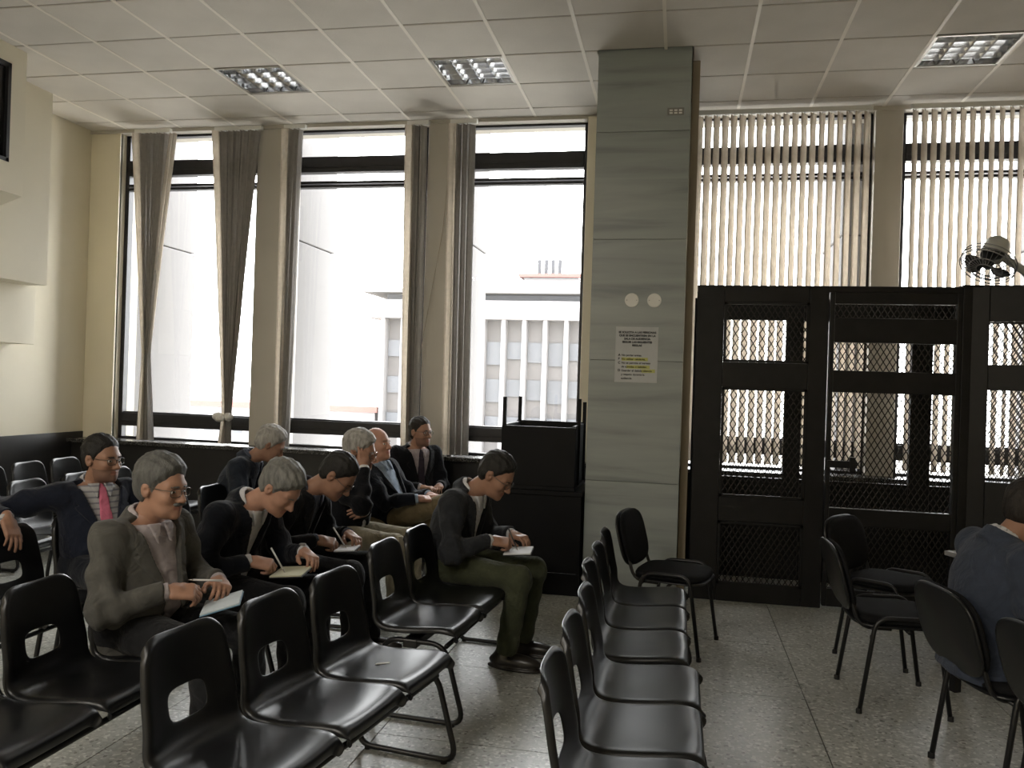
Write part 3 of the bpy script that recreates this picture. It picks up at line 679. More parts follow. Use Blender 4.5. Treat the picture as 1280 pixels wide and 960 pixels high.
# ------------------------------------------------------------------ fan lying on the cage roof
FG = mat('fan_grey', (.5, .51, .48), .4, var=.05); FB = mat('fan_blade', (.02, .022, .026), .35); FW = mat('fan_wire', (.3, .3, .3), .35, .5)
ax = Vector((-.45, -.38, -.81)).normalized(); fc = Vector((7.21, -.86, 2.535)); fn = thing('electric_fan', 'grey electric fan tipped over on top of the cage', 'fan', (7.34, -.80, 2.36))
off = fc - Vector((7.34, -.80, 2.36)); q = Vector((0, 0, 1)).rotation_difference(ax)
g = MB(); Rg = .185
for rr, zz_ in ((Rg, 0.0), (Rg * .99, .03), (Rg * .99, -.03), (.06, .06), (.06, -.06), (Rg * .6, .05), (Rg * .6, -.05)):
    g.tube([off + q @ Vector((rr * math.cos(a), rr * math.sin(a), zz_)) for a in np.linspace(0, 2 * math.pi, 33)[:-1]], .0042, 5, closed=True)
for i in range(28):
    a = 2 * math.pi * i / 28; cs = Vector((math.cos(a), math.sin(a), 0))
    g.tube([off + q @ (cs * .06 + Vector((0, 0, .06))), off + q @ (cs * Rg * .6 + Vector((0, 0, .05))), off + q @ (cs * Rg), off + q @ (cs * Rg * .6 + Vector((0, 0, -.05))), off + q @ (cs * .06 + Vector((0, 0, -.06)))], .0024, 4)
g.build('guard', FW, fn)
for i in range(3):
    a0 = 2 * math.pi * i / 3; vs = []
    for k in range(7):
        rr = .03 + .135 * k / 6; wd = .25 + .42 * math.sin(math.pi * (k + 1) / 8)
        for s in (-1, 0, 1):
            a = a0 + s * wd; vs.append(off + q @ Vector((rr * math.cos(a), rr * math.sin(a), .018 * s)))
    fs = []
    for k in range(6):
        for s in range(2): fs.append((k * 3 + s, k * 3 + s + 1, k * 3 + s + 4, k * 3 + s + 3))
    o = MB().add(vs, fs).build('blade', FB, fn, smooth=True); so = o.modifiers.new('s', 'SOLIDIFY'); so.thickness = .004
MB().lathe([(.001, .035), (.03, .03), (.035, 0), (.03, -.04)], 16, center=off, axis=ax).build('hub', FB, fn, smooth=True)
MB().lathe([(.06, .045), (.078, .06), (.086, .12), (.082, .19), (.066, .215), (.0, .225)], 20, center=off, axis=-ax).build('motor_housing', FG, fn, smooth=True)
MB().tube([off - ax * .12, Vector((.13, .02, .14)), Vector((.22, .03, .05))], [.03, .028, .025], 10).build('neck', FG, fn, smooth=True)
MB().lathe([(.13, 0), (.13, .015), (.10, .03), (.03, .05), (0, .052)], 24, center=(.24, .03, 0)).build('base', FG, fn, smooth=True)
MB().lathe([(.006, 0), (.006, .02)], 8, center=off - ax * .13 + Vector((-.05, -.03, .02)), axis=(-.6, 0, .8)).build('knob', FG, fn)
#@@PART3
# ------------------------------------------------------------------ people: smooth fields turned into surfaces
def vec(*a): return np.array(a, dtype=np.float32)
def surfnet(f, lo, hi, h):
    lo = np.asarray(lo, np.float32); hi = np.asarray(hi, np.float32); B = 4
    nb = np.ceil((hi - lo) / (h * B)).astype(int) + 1; n = nb * B
    cx = [lo[a] + (np.arange(nb[a]) * B + (B - 1) / 2) * h for a in range(3)]
    G = np.stack(np.meshgrid(*cx, indexing='ij'), -1).reshape(-1, 3).astype(np.float32)
    dc = f(G).reshape(nb); act = np.abs(dc) < B * h * .87 * 1.7 + .012
    D = np.repeat(np.repeat(np.repeat(dc, B, 0), B, 1), B, 2).astype(np.float32)
    idx = np.argwhere(act); off = np.stack(np.meshgrid(*[np.arange(B)] * 3, indexing='ij'), -1).reshape(-1, 3)
    I = (idx[:, None, :] * B + off[None]).reshape(-1, 3); P = (lo + I * h).astype(np.float32)
    D[I[:, 0], I[:, 1], I[:, 2]] = f(P)
    D[[0, -1]] = np.maximum(D[[0, -1]], 1e-3); D[:, [0, -1]] = np.maximum(D[:, [0, -1]], 1e-3); D[:, :, [0, -1]] = np.maximum(D[:, :, [0, -1]], 1e-3)
    S = D < 0; c = [n[a] - 1 for a in range(3)]; cnt = np.zeros(c, np.int8); cor = [(i, j, k) for i in (0, 1) for j in (0, 1) for k in (0, 1)]
    for i, j, k in cor: cnt += S[i:i + c[0], j:j + c[1], k:k + c[2]]
    cells = np.argwhere((cnt > 0) & (cnt < 8)); vid = -np.ones(c, np.int64); vid[tuple(cells.T)] = np.arange(len(cells))
    acc = np.zeros((len(cells), 3)); num = np.zeros(len(cells))
    val = {q: D[cells[:, 0] + q[0], cells[:, 1] + q[1], cells[:, 2] + q[2]] for q in cor}
    for a in cor:
        for ax_ in range(3):
            if a[ax_] == 0:
                b = list(a); b[ax_] = 1; va, vb = val[a], val[tuple(b)]; m = (va < 0) != (vb < 0)
                t = np.where(m, va / np.where(m, va - vb, 1), 0); pt = np.tile(np.array(a, float), (len(cells), 1)); pt[:, ax_] += t
                acc[m] += pt[m]; num[m] += 1
    V = lo + (cells + acc / num[:, None]) * h; F = []
    for ax_ in range(3):
        s0 = [slice(None)] * 3; s1 = [slice(None)] * 3; s0[ax_] = slice(0, -1); s1[ax_] = slice(1, None)
        A = S[tuple(s0)]; C_ = S[tuple(s1)]; E_ = np.argwhere(A != C_); b, c_ = (ax_ + 1) % 3, (ax_ + 2) % 3
        E_ = E_[(E_[:, b] > 0) & (E_[:, c_] > 0) & (E_[:, b] < n[b] - 1) & (E_[:, c_] < n[c_] - 1)]; ins = A[tuple(E_.T)]
        def cell(db, dc_): q = E_.copy(); q[:, b] += db; q[:, c_] += dc_; return vid[tuple(q.T)]
        Q = np.stack([cell(-1, -1), cell(0, -1), cell(0, 0), cell(-1, 0)], 1); Q[~ins] = Q[~ins][:, ::-1]; F.append(Q)
    F = np.concatenate(F); return V, F[(F >= 0).all(1)]
def smin(a, b, k):
    h = np.maximum(k - np.abs(a - b), 0) / k; return np.minimum(a, b) - h * h * k * .25
def cap(p, a, b, ra, rb):
    a = np.asarray(a, np.float32); b = np.asarray(b, np.float32); ab = b - a; t = np.clip(((p - a) @ ab) / max(float(ab @ ab), 1e-9), 0, 1)
    return np.linalg.norm(p - a - t[:, None] * ab, axis=1) - (ra + (rb - ra) * t)
def ell(p, c, r):
    r = np.asarray(r, np.float32); q = (p - np.asarray(c, np.float32)) / r; k = np.linalg.norm(q, axis=1); return (k - 1) * r.min() * (.6 + .4 * 1) 
def mk(name, V, F, mats, parent, fm=None):
    me = bpy.data.meshes.new(name); me.vertices.add(len(V)); me.vertices.foreach_set('co', np.asarray(V, np.float32).ravel())
    me.loops.add(len(F) * 4); me.loops.foreach_set('vertex_index', F.ravel().astype(np.int32)); me.polygons.add(len(F))
    me.polygons.foreach_set('loop_start', np.arange(0, len(F) * 4, 4, dtype=np.int32)); me.polygons.foreach_set('use_smooth', np.ones(len(F), bool))
    for m in (mats if isinstance(mats, list) else [mats]): me.materials.append(m)
    if fm is not None: me.polygons.foreach_set('material_index', fm.astype(np.int32))
    me.update(calc_edges=True); me.validate(); return obj(name, me, parent)
def rotm(yaw, pitch, roll=0):
    """columns forward, left, up; pitch positive looks down"""
    return np.array((Matrix.Rotation(yaw, 3, 'Z') @ Matrix.Rotation(pitch, 3, 'Y') @ Matrix.Rotation(roll, 3, 'X')), dtype=np.float32)
CURL = {'rest': [(28, 32, 20)] * 4, 'fold': [(38, 45, 25), (42, 48, 25), (46, 50, 25), (50, 50, 25)], 'write': [(48, 52, 18), (58, 62, 30), (68, 72, 40), (74, 74, 40)],
        'hang': [(8, 16, 10), (12, 18, 12), (16, 20, 12), (20, 22, 14)], 'face': [(6, 12, 8), (8, 16, 10), (12, 24, 14), (18, 34, 20)]}
def hand_field(p, w_, f_, n_, right, preset):
    """w_ wrist, f_ finger direction, n_ back-of-hand normal"""
    f_ = f_ / np.linalg.norm(f_); n_ = n_ - f_ * (n_ @ f_); n_ /= np.linalg.norm(n_); y_ = np.cross(n_, f_) * (1 if right else -1)
    Mx = np.stack([f_, y_, n_], 1).astype(np.float32); q = (p - w_.astype(np.float32)) @ Mx
    d = np.linalg.norm(np.maximum(np.abs(q - vec(.052, 0, -.002)) - vec(.036, .029, .002), 0), axis=1) - .0115
    d = smin(d, cap(q, (-.022, 0, 0), (.03, 0, 0), .0245, .0235), .02)
    for i, (yy, L_) in enumerate(((.029, .072), (.0095, .080), (-.0105, .074), (-.029, .058))):
        b = np.array([.092 - abs(yy - .01) * .25, yy, 0]); ang = 0; sp = (1.5 - i) * (.07 if preset in ('face', 'hang') else .025); rr = .0092 if i < 3 else .0078
        df = None
        for k, fr in enumerate((.46, .30, .24)):
            ang += R(CURL[preset][i][k]); e = b + L_ * fr * np.array([math.cos(ang) * math.cos(sp), math.sin(sp), -math.sin(ang)])
            g = cap(q, b, e, rr * (1 - .08 * k), rr * (1 - .08 * (k + 1))); df = g if df is None else np.minimum(df, g); b = e
        d = smin(d, df, .006)
    b = np.array([.022, .028, -.006]); dr_ = {'write': [(.72, .52, -.45), (.95, .05, -.3), (.95, -.15, -.2)], 'face': [(.6, .78, -.1), (.9, .4, -.1), (1, .1, -.1)], 'hang': [(.75, .6, -.3), (.95, .2, -.2), (1, 0, -.1)]}.get(preset, [(.7, .62, -.35), (.9, .3, -.3), (1, 0, -.2)])
    for k, L_ in enumerate((.040, .034, .027)):
        v_ = np.array(dr_[k]); v_ = v_ / np.linalg.norm(v_); e = b + v_ * L_; d = smin(d, cap(q, b, e, .0125 - .0015 * k, .011 - .0015 * k), .008); b = e
    return d
SKINS = {}
def skin_mats(tone):
    if tone not in SKINS:
        c = {'a': (.36, .20, .135), 'b': (.30, .165, .11), 'c': (.42, .235, .165), 'd': (.46, .25, .18)}[tone]
        SKINS[tone] = [mat('skin_' + tone, c, .5, var=.1, scale=18, bump=.08, bscale=160, spec=.35), mat('lip_' + tone, (c[0] * .85, c[1] * .68, c[2] * .72), .5), mat('eye_white', (.6, .58, .55), .3), mat('eye_iris', (.02, .014, .01), .2), mat('stubble_' + tone, (c[0] * .6, c[1] * .6, c[2] * .64), .7)]
    return SKINS[tone]
def person(label, pos, yaw=0, lean=5, side=0, slouch=.02, L=.42, belly=.0, broad=1.0, head=(0, 5, 0), headfwd=.03, arms=None, skin='a', hair=('short', (.02, .018, .016)), tie=None, shirt=None,
           jacket=None, trousers=None, jopen=.06, glasses=None, beard=None, knees=None, foot_x=.02, shoes=(.012, .01, .009), name='person', hz=.53):
    t = thing('person', label, 'person', (pos[0], pos[1], 0), R(yaw), 'men seated in the audience' if name == 'person' else None)
    cy, sy = math.cos(R(yaw)), math.sin(R(yaw))
    def loc(wp): x, y = wp[0] - pos[0], wp[1] - pos[1]; return np.array([cy * x + sy * y, -sy * x + cy * y, wp[2]], float)
    def locd(v): return np.array([cy * v[0] + sy * v[1], -sy * v[0] + cy * v[1], v[2]], float)
    P0 = np.array([0, 0, hz]); ln = R(lean); sd_ = R(side)
    ta = np.array([math.sin(ln), math.sin(sd_), math.cos(ln) * math.cos(sd_)]); ta /= np.linalg.norm(ta); la = np.array([0, 1, 0]) - ta * ta[1]; la /= np.linalg.norm(la); na = np.cross(la, ta)
    Tm = np.stack([na, la, ta], 1).astype(np.float32)
    st = np.array([-.25, 0, .18, .38, .6, .78, .9, 1.0, 1.1]); At = np.array([.175, .178, .168, .162, .172, .170, .148, .085, .06]) * broad; Bt = np.array([.125, .130, .128 + belly, .122 + belly * .8, .120 + belly * .2, .108, .088, .068, .055])
    def tcoord(p):
        q = (p - P0.astype(np.float32)) @ Tm; s = q[:, 2] / L; return s, q[:, 1], q[:, 0] + slouch * np.sin(np.pi * np.clip(s, 0, 1)) - belly * .35 * np.sin(np.pi * np.clip(s, 0, .7) / .7)
    def torso(p, off, smin_=-.3, smax=1.04, extra=0):
        s, u, v = tcoord(p); a = np.interp(s, st, At) + off + extra; b = np.interp(s, st, Bt) + off + extra
        d = (np.sqrt((u / a) ** 2 + (v / b) ** 2 + 1e-9) - 1) * np.minimum(a, b) * .95
        return np.maximum(d, np.maximum(smin_ - s, s - smax) * L), s, u, v
    def tp(s, u, v): return P0 + Tm.astype(float) @ np.array([v - slouch * math.sin(math.pi * min(max(s, 0), 1)), u, s * L])
    NB = tp(1.0, 0, -.012); hd = rotm(R(head[0]), R(head[1]), R(head[2])); HC = NB + np.array([headfwd + .012, 0, 0]) + (hd.astype(float) @ np.array([.028, 0, .138])) + (ta - np.array([0, 0, 1])) * .03
    SH = {'R': tp(.86, -.178 * broad, -.005), 'L': tp(.86, .178 * broad, -.005)}
    arms = arms or {}; A = {}
    for sd in ('R', 'L'):
        sg_ = -1 if sd == 'R' else 1; sp = arms.get(sd, {}); W_ = loc(sp['w']) if 'w' in sp else np.array([.27, sg_ * .09, .66]); S_ = SH[sd]
        l1, l2 = .285, .245; v_ = W_ - S_; dd = np.linalg.norm(v_)
        if dd > l1 + l2 - .01: l1 *= dd / (l1 + l2 - .01) * 1.0; l2 *= dd / (.53 - .01)
        pole = np.array(sp.get('pole', (-.35, sg_ * .55, -.75))); x_ = (l1 * l1 - l2 * l2 + dd * dd) / (2 * dd); hh = math.sqrt(max(l1 * l1 - x_ * x_, 1e-4)); e_ = v_ / dd; pl = pole - e_ * (pole @ e_); pl /= np.linalg.norm(pl)
        E_ = loc(sp['e']) if 'e' in sp else S_ + e_ * x_ + pl * hh
        f_ = locd(sp['f']) if 'f' in sp else (W_ - E_); n_ = locd(sp['n']) if 'n' in sp else np.array([0, 0, 1.0]); f_ = f_ / np.linalg.norm(f_); fa = (W_ - E_) / np.linalg.norm(W_ - E_)
        while f_ @ fa < .6: f_ = f_ + .1 * fa; f_ /= np.linalg.norm(f_)
        A[sd] = (S_, E_, W_, f_, n_, sp.get('c', 'rest'))
    HJ = {'R': np.array([.02, -.095, hz - .02]), 'L': np.array([.02, .095, hz - .02])}; KN = {}; AN = {}
    for sd in ('R', 'L'):
        sg_ = -1 if sd == 'R' else 1
        KN[sd] = np.array((knees or {}).get(sd, (.455, sg_ * .13, .495))); AN[sd] = np.array((knees or {}).get(sd + 'a', (KN[sd][0] + foot_x, sg_ * .13, .095)))
    # ---- body: head, hands and the figure under the clothes as one mesh
    def headf(p):
        q = (p - HC.astype(np.float32)) @ hd
        d = ell(q, (-.014, 0, .034), (.096, .074, .090)); d = smin(d, ell(q, (.028, 0, -.028), (.062, .060, .084)), .04); d = smin(d, ell(q, (.040, 0, -.086), (.046, .050, .036)), .035)
        qa = q * vec(1, 1, 1); qa = np.stack([q[:, 0], np.abs(q[:, 1]), q[:, 2]], 1)
        d = smin(d, cap(qa, (.080, 0, .020), (.070, .044, .018), .012, .010), .018)                       # brow
        d = smin(d, ell(qa, (.055, .042, -.030), (.030, .022, .024)), .02)                                 # cheek
        d = -smin(-d, np.linalg.norm(qa - vec(.103, .033, -.003), axis=1) - .017, .012)                     # eye socket
        d = smin(d, cap(q, (.090, 0, .004), (.112, 0, -.036), .007, .0125), .012); d = smin(d, np.linalg.norm(qa - vec(.099, .011, -.040), axis=1) - .009, .008)
        d = smin(d, np.linalg.norm(qa - vec(.0755, .033, -.004), axis=1) - .0145, .003)                      # eyeball
        d = smin(d, cap(qa, (.094, 0, -.064), (.082, .024, -.067), .0062, .004), .006); d = smin(d, cap(qa, (.092, 0, -.077), (.081, .020, -.075), .0068, .004), .006)
        d = np.maximum(d, -(cap(qa, (.102, 0, -.0705), (.088, .022, -.0705), .0022, .0015)))
        d = smin(d, np.linalg.norm(q - vec(.080, 0, -.103), axis=1) - .017, .02)
        ear = ell(np.stack([qa[:, 0] + .35 * (qa[:, 1] - .07), qa[:, 1], qa[:, 2] + .2 * qa[:, 0]], 1), (-.010, .080, -.008), (.020, .010, .033)); ear = np.maximum(ear, -(np.linalg.norm(qa - vec(-.004, .091, -.006), axis=1) - .011))
        d = smin(d, ear, .008)
        return d, q
    nk0 = HC + hd.astype(float) @ np.array([-.025, 0, -.055]); nk1 = NB + ta * -.03
    def headneck(p): d, q = headf(p); return smin(d, cap(p, nk0, nk1, .052, .060), .03)
    V, F = surfnet(headneck, HC - .19, HC + .19, .0045); Vq = (V - HC) @ hd; ctr = Vq[F].mean(1); ay = np.abs(ctr[:, 1]); fm = np.zeros(len(F))
    if beard == 'stubble': fm[(ctr[:, 2] < -.05) & (ctr[:, 0] > -.005) & (ctr[:, 2] > -.125)] = 4
    fm[(np.abs(ctr[:, 2] + .0705) < .011) & (ay < .023) & (ctr[:, 0] > .083)] = 1
    ed = np.linalg.norm(ctr - np.array([.0755, .033, -.004]) * np.array([1, 1, 1]) * 1.0, axis=1); cm = np.stack([ctr[:, 0], ay, ctr[:, 2]], 1)
    if head[1] < 20:
        er = np.linalg.norm(cm - np.array([.0905, .033, -.004]), axis=1); fm[(np.abs(cm[:, 2] + .004) < .0055) & (np.abs(cm[:, 1] - .033) < .012) & (cm[:, 0] > .078)] = 2; fm[er < .0058] = 3
    Vs, Fs, fms = [V], [F], [fm]; nv = len(V)
    for sd in ('R', 'L'):
        S_, E_, W_, f_, n_, c_ = A[sd]; hc = W_ + f_ * .08
        v2, f2 = surfnet(lambda p: hand_field(p, W_, f_, n_, sd == 'R', c_), hc - .16, hc + .16, .0042); Vs.append(v2); Fs.append(f2 + nv); nv += len(v2); fms.append(np.zeros(len(f2)))
    def under(p):
        d, s, u, v = torso(p, -.022); d = smin(d, cap(p, nk0, nk1, .045, .055), .03)
        for sd in ('R', 'L'):
            S_, E_, W_, f_, n_, c_ = A[sd]; d = smin(d, cap(p, tp(.93, 0, -.02), S_, .045, .048), .03); d = smin(d, cap(p, S_, E_, .043, .036), .02); d = smin(d, cap(p, E_, W_, .034, .024), .02)
            d = smin(d, cap(p, HJ[sd], KN[sd], .068, .048), .03); d = smin(d, cap(p, KN[sd], AN[sd], .046, .034), .02); d = smin(d, cap(p, AN[sd] + vec(0, 0, -.03), AN[sd] + vec(.1, 0, -.055), .03, .025), .02)
        return d
    allp = np.array([NB, P0] + [x for sd in ('R', 'L') for x in (A[sd][0], A[sd][1], A[sd][2], HJ[sd], KN[sd], AN[sd])]); lo = allp.min(0) - .22; hi = allp.max(0) + .22
    v3, f3 = surfnet(under, lo, hi, .018); Vs.append(v3); Fs.append(f3 + nv); fms.append(np.zeros(len(f3)))
    mk('body', np.concatenate(Vs), np.concatenate(Fs), skin_mats(skin), t, np.concatenate(fms))
    # ---- hair, brows, moustache or stubble
    style, hcol = hair; HM = mat('hair_%.2f_%.2f' % (hcol[0], hcol[2]), hcol, .55, var=.35, scale=50, bump=.5, bscale=220, stretch=(1, 1, .35), spec=.35)
    ph = random.uniform(0, 6)
    def hairf(p):
        d, q = headf(p); x, y, z = q[:, 0], q[:, 1], q[:, 2]; base = smin(ell(q, (-.016, 0, .036), (.096, .075, .090)), ell(q, (-.03, 0, -.02), (.07, .066, .07)), .03)
        thick = {'short': .010, 'full': .017, 'thick': .021, 'bald': .008, 'wavy': .019}[style]
        tex = .0022 * np.sin(95 * x + 60 * z + ph) * np.sin(80 * y + 30 * x) + .0018 * np.sin(190 * y + 70 * z + ph)
        top = thick * (.65 + .5 * np.clip((z + .02) / .1, 0, 1)) + tex
        zl = np.interp(x, [-.12, -.045, -.030, -.005, .012, .030, .052, .078, .10], [-.080, -.075, -.045, .006, -.022, .012, .048, .078, .088]) - (.012 if style in ('full', 'thick') else 0) * (x > .04)
        zl = zl + .005 * np.sin(110 * y + 50 * x + ph) * np.sin(60 * x + 40 * y); top = top * np.clip((z - zl) / .038 + .12, .1, 1)
        if style == 'bald': zl = np.maximum(zl, 0 * zl - .08); hb = np.maximum(base - top, (zl - z) * .7); hb = np.maximum(hb, z - .052 + .4 * np.maximum(x, 0)); return hb
        return np.maximum(base - top, (zl - z) * .7)
    def hairall(p):
        h_ = hairf(p); q = (p - HC.astype(np.float32)) @ hd; qa = np.stack([q[:, 0], np.abs(q[:, 1]), q[:, 2]], 1)
        h_ = np.minimum(h_, cap(qa, (.096, .016, .017), (.083, .048, .016), .0045, .003))
        if beard == 'moustache': h_ = np.minimum(h_, ell(qa, (.099, .014, -.054), (.011, .024, .0085)))
        return h_
    V, F = surfnet(hairall, HC - .16, HC + .17, .005); mk('hair', V, F, HM, t)
    # ---- shirt with collar, cuffs
    SM = shirt or cloth('shirt_white', (.62, .62, .62))
    nax = (nk0 - nk1) / np.linalg.norm(nk0 - nk1); fw_ = na - nax * (na @ nax); fw_ /= np.linalg.norm(fw_)
    def collar(p, r0, th, h0, h1, vmax):
        q = p - NB.astype(np.float32); hh = q @ nax.astype(np.float32); rad = np.linalg.norm(q - hh[:, None] * nax.astype(np.float32), axis=1); fv = q @ fw_.astype(np.float32)
        d = np.maximum(np.abs(rad - (r0 - hh * .12)) - th, np.maximum(h0 - hh - np.maximum(fv, 0) * .0, hh - h1 + np.maximum(fv, 0) * .55)); return np.maximum(d, fv - vmax)
    def shirtf(p):
        d, s, u, v = torso(p, .001, -.1, .97); d = np.maximum(d, -.02 - v) + .0015 * np.sin(38 * s + 20 * u) * np.sin(25 * u + 5)
        d = smin(d, collar(p, .0655, .0055, -.03, .036, .062), .006); d = np.minimum(d, collar(p, .0735, .004, -.045, .022, .068))
        return d
    V, F = surfnet(shirtf, lo, hi, .0075); mk('shirt', V, F, SM, t)
    for sd in ('R', 'L'):
        E_, W_ = A[sd][1], A[sd][2]; fd = (W_ - E_) / np.linalg.norm(W_ - E_)
        MB().tube([W_ - fd * .06, W_ - fd * .004, W_ + fd * .004], [.034, .0345, .031], 16).build('cuff', SM, t, smooth=True)
    for sg_ in (-1, 1):          # pointed collar leaves
        def leaf(p):
            d, s, u, v = torso(p, .017, .78, .985); d2, _, _, _ = torso(p, .002); au = u * sg_
            return np.maximum(np.maximum(d, -d2), np.maximum(np.maximum(.034 - (s - .80) * .13 - au, au - .036 - (s - .80) * .17), .015 - v))
        V, F = surfnet(leaf, tp(.9, sg_ * .04, .06) - .13, tp(.9, sg_ * .04, .06) + .13, .0045)
        if len(F): mk('collar_leaf', V, F, SM, t)
    if tie:
        def tief(p):
            s, u, v = tcoord(p); w_ = np.interp(s, [.0, .12, .9, .95], [.004, .046, .021, .018]); d, _, _, _ = torso(p, .011, .02, .93); d2, _, _, _ = torso(p, .0, .0, 1.0)
            d = np.maximum(np.maximum(d, -d2), np.maximum(np.abs(u) - w_, .02 - v)); kn = tp(.93, 0, .070); return smin(d, ell((p - kn.astype(np.float32)) @ Tm, (0, 0, 0), (.018, .020, .022)), .006)
        V, F = surfnet(tief, tp(.45, 0, .08) - .3, tp(.45, 0, .08) + .3, .006); mk('tie', V, F, tie, t)
    # ---- jacket
    JM = jacket; p1_, p2_ = random.uniform(0, 6), random.uniform(0, 6)
    def jack(p):
        d, s, u, v = torso(p, .017, -.34, 1.0); w_ = np.interp(s, [-.35, .1, .34, .95, 1.1], [jopen + .03, jopen * .75, jopen * .45, jopen + .03, jopen + .035])
        lw = np.interp(s, [.3, .36, .72, .74, .80, .97, 1.0], [0, .012, .056, .052, .052, .035, 0]) + np.where((s > .70) & (s < .735), -.02, 0)
        au = np.abs(u); d = d - .007 * ((au < w_ + lw) & (v > 0)) * (s > .3)
        d = d - .007 * np.maximum(np.sin(9 * s + 7 * v + p1_ + 3 * np.sin(6 * u)), -.2) * np.clip(1 - s, 0, 1)
        col_ = collar(p, .079, .007, -.05, .016, .03); d = smin(d, col_, .015)
        for sd in ('R', 'L'): d = smin(d, cap(p, tp(.93, 0, -.018), A[sd][0] + ta * .004, .042, .065), .045)
        d = np.maximum(d, -np.maximum(au - w_, .012 - v)) if True else d
        arm = None
        for sd in ('R', 'L'):
            S_, E_, W_, f_, n_, c_ = A[sd]; fd = (W_ - E_) / np.linalg.norm(W_ - E_); al = (p - E_.astype(np.float32)) @ fd.astype(np.float32); al2 = (p - S_.astype(np.float32)) @ ((E_ - S_) / np.linalg.norm(E_ - S_)).astype(np.float32)
            g = smin(cap(p, S_, E_, .071, .057), cap(p, E_, W_ - fd * .025, .056, .044), .03)
            g = np.maximum(g, al - (np.linalg.norm(W_ - E_) - .018))
            g = g - .0085 * np.sin(62 * al + 9 * u + p2_) * np.exp(-(al - .03) ** 2 / .006) - .007 * np.sin(44 * al2 + 14 * v + p1_) * np.exp(-(al2 - .2) ** 2 / .016)
            arm = g if arm is None else np.minimum(arm, g)
        return smin(d, arm, .035)
    V, F = surfnet(jack, lo, hi, .0068); mk('jacket', V, F, JM, t)
    for sg_ in (-1, 1):
        def lap(p):
            d, s, u, v = torso(p, .029, .30, .93); d2, _, _, _ = torso(p, .012); au = u * sg_
            w_ = np.interp(s, [-.35, .1, .34, .95, 1.1], [jopen + .03, jopen * .75, jopen * .45, jopen + .03, jopen + .035]) - .004
            lw = np.interp(s, [.3, .66, .70, .715, .74, .93], [.006, .062, .064, .040, .052, .040]); return np.maximum(np.maximum(d, -d2), np.maximum(np.maximum(w_ - au, au - w_ - lw), .02 - v))
        V, F = surfnet(lap, tp(.6, sg_ * .09, .08) - .22, tp(.6, sg_ * .09, .08) + .22, .005)
        if len(F): mk('lapel', V, F, JM, t)
    for s_ in (.30, .16):
        bp = tp(s_, -jopen * .55 - .012, float(np.interp(s_, st, Bt)) + .014)
        b_ = MB().lathe([(.009, 0), (.009, .003), (.006, .005)], 10, center=bp, axis=na).build('button', mat('button_dark', (.02, .018, .016), .3), t)
    # ---- trousers, shoes
    def trou(p):
        d = cap(p, HJ['R'] + vec(-.03, 0, .0), HJ['L'] + vec(-.03, 0, 0), .112, .112)
        for sd in ('R', 'L'):
            H_, K_, A_ = HJ[sd], KN[sd], AN[sd]; ax1 = (K_ - H_) / np.linalg.norm(K_ - H_); al = (p - H_.astype(np.float32)) @ ax1.astype(np.float32)
            g = smin(cap(p, H_, K_, .094, .069), cap(p, K_, A_, .067, .060), .03) - .003 * np.sin(42 * al + 30 * p[:, 1] + 2) * np.exp(-(al - .05) ** 2 / .02) - .0025 * np.sin(55 * p[:, 2] + 15 * p[:, 0])
            dn = (A_ - K_) / np.linalg.norm(A_ - K_); g = np.maximum(g, (p - A_.astype(np.float32)) @ dn.astype(np.float32) - .015); d = smin(d, g, .03)
        return d
    V, F = surfnet(trou, np.minimum(lo, AN['R'] - .2), hi, .010); mk('trousers', V, F, trousers, t)
    for sd in ('R', 'L'):
        A_ = AN[sd]; fl_ = max(0.0, A_[2] - .095)
        def shoe(p):
            q = p - A_.astype(np.float32); d = ell(q, (.05, 0, -.052), (.150, .048, .044)); d = smin(d, cap(q, (-.03, 0, -.05), (-.02, 0, .0), .042, .040), .03); d = np.maximum(d, -.094 - q[:, 2]); return np.minimum(d, np.maximum(ell(q, (.05, 0, -.08), (.158, .054, .06)), np.maximum(-.094 - q[:, 2], q[:, 2] + .076)))
        V, F = surfnet(shoe, A_ - .24, A_ + .26, .008); mk('shoe', V, F, mat('shoe_%.3f' % shoes[0], shoes, .3, var=.2), t)
    if glasses:
        g = MB(); to = lambda x, y, z: HC + hd.astype(float) @ np.array([x, y, z])
        for s in (-1, 1):
            ring = []
            for k in range(20):
                a = 2 * math.pi * k / 20; c, s_ = math.cos(a), math.sin(a)
                ring.append(to(.106 - .006 * abs(c + s), s * .033 + .025 * math.copysign(abs(c) ** .7, c), -.006 + .0175 * math.copysign(abs(s_) ** .7, s_)))
            g.tube(ring, .0017, 5, closed=True); g.tube([to(.100, s * .058, .004), to(.06, s * .073, .004), to(-.005, s * .083, .008), to(-.025, s * .082, -.012)], .0016, 5)
        g.tube([to(.108, -.010, .0), to(.111, 0, .003), to(.108, .010, .0)], .0016, 5); go = g.build('glasses', glasses, t)
        for s in (-1, 1):
            vs = [to(.103, s * .033 + .023 * math.cos(2 * math.pi * k / 16), -.006 + .016 * math.sin(2 * math.pi * k / 16)) for k in range(16)]; vs += [v - hd.astype(float) @ np.array([.0012, 0, 0]) for v in vs]
            MB().add(vs, [tuple(range(16)), tuple(range(31, 15, -1))] + [(k, 16 + k, 16 + (k + 1) % 16, (k + 1) % 16) for k in range(16)]).build('lens', M_GLASS, go)
    A['head'] = HC; A['tp'] = tp; return t, A
def pen(label, p, d, col=(.5, .5, .5)):
    t = thing('pen', label, 'pen', p); d = Vector(d).normalized()
    MB().tube([d * -.055, d * .06], .0042, 8).build('barrel', mat('pen_%.2f' % col[0], col, .3), t, smooth=True); MB().tube([d * -.075, d * -.055], [.0008, .004], 8).build('tip', M_ALU, t, smooth=True)
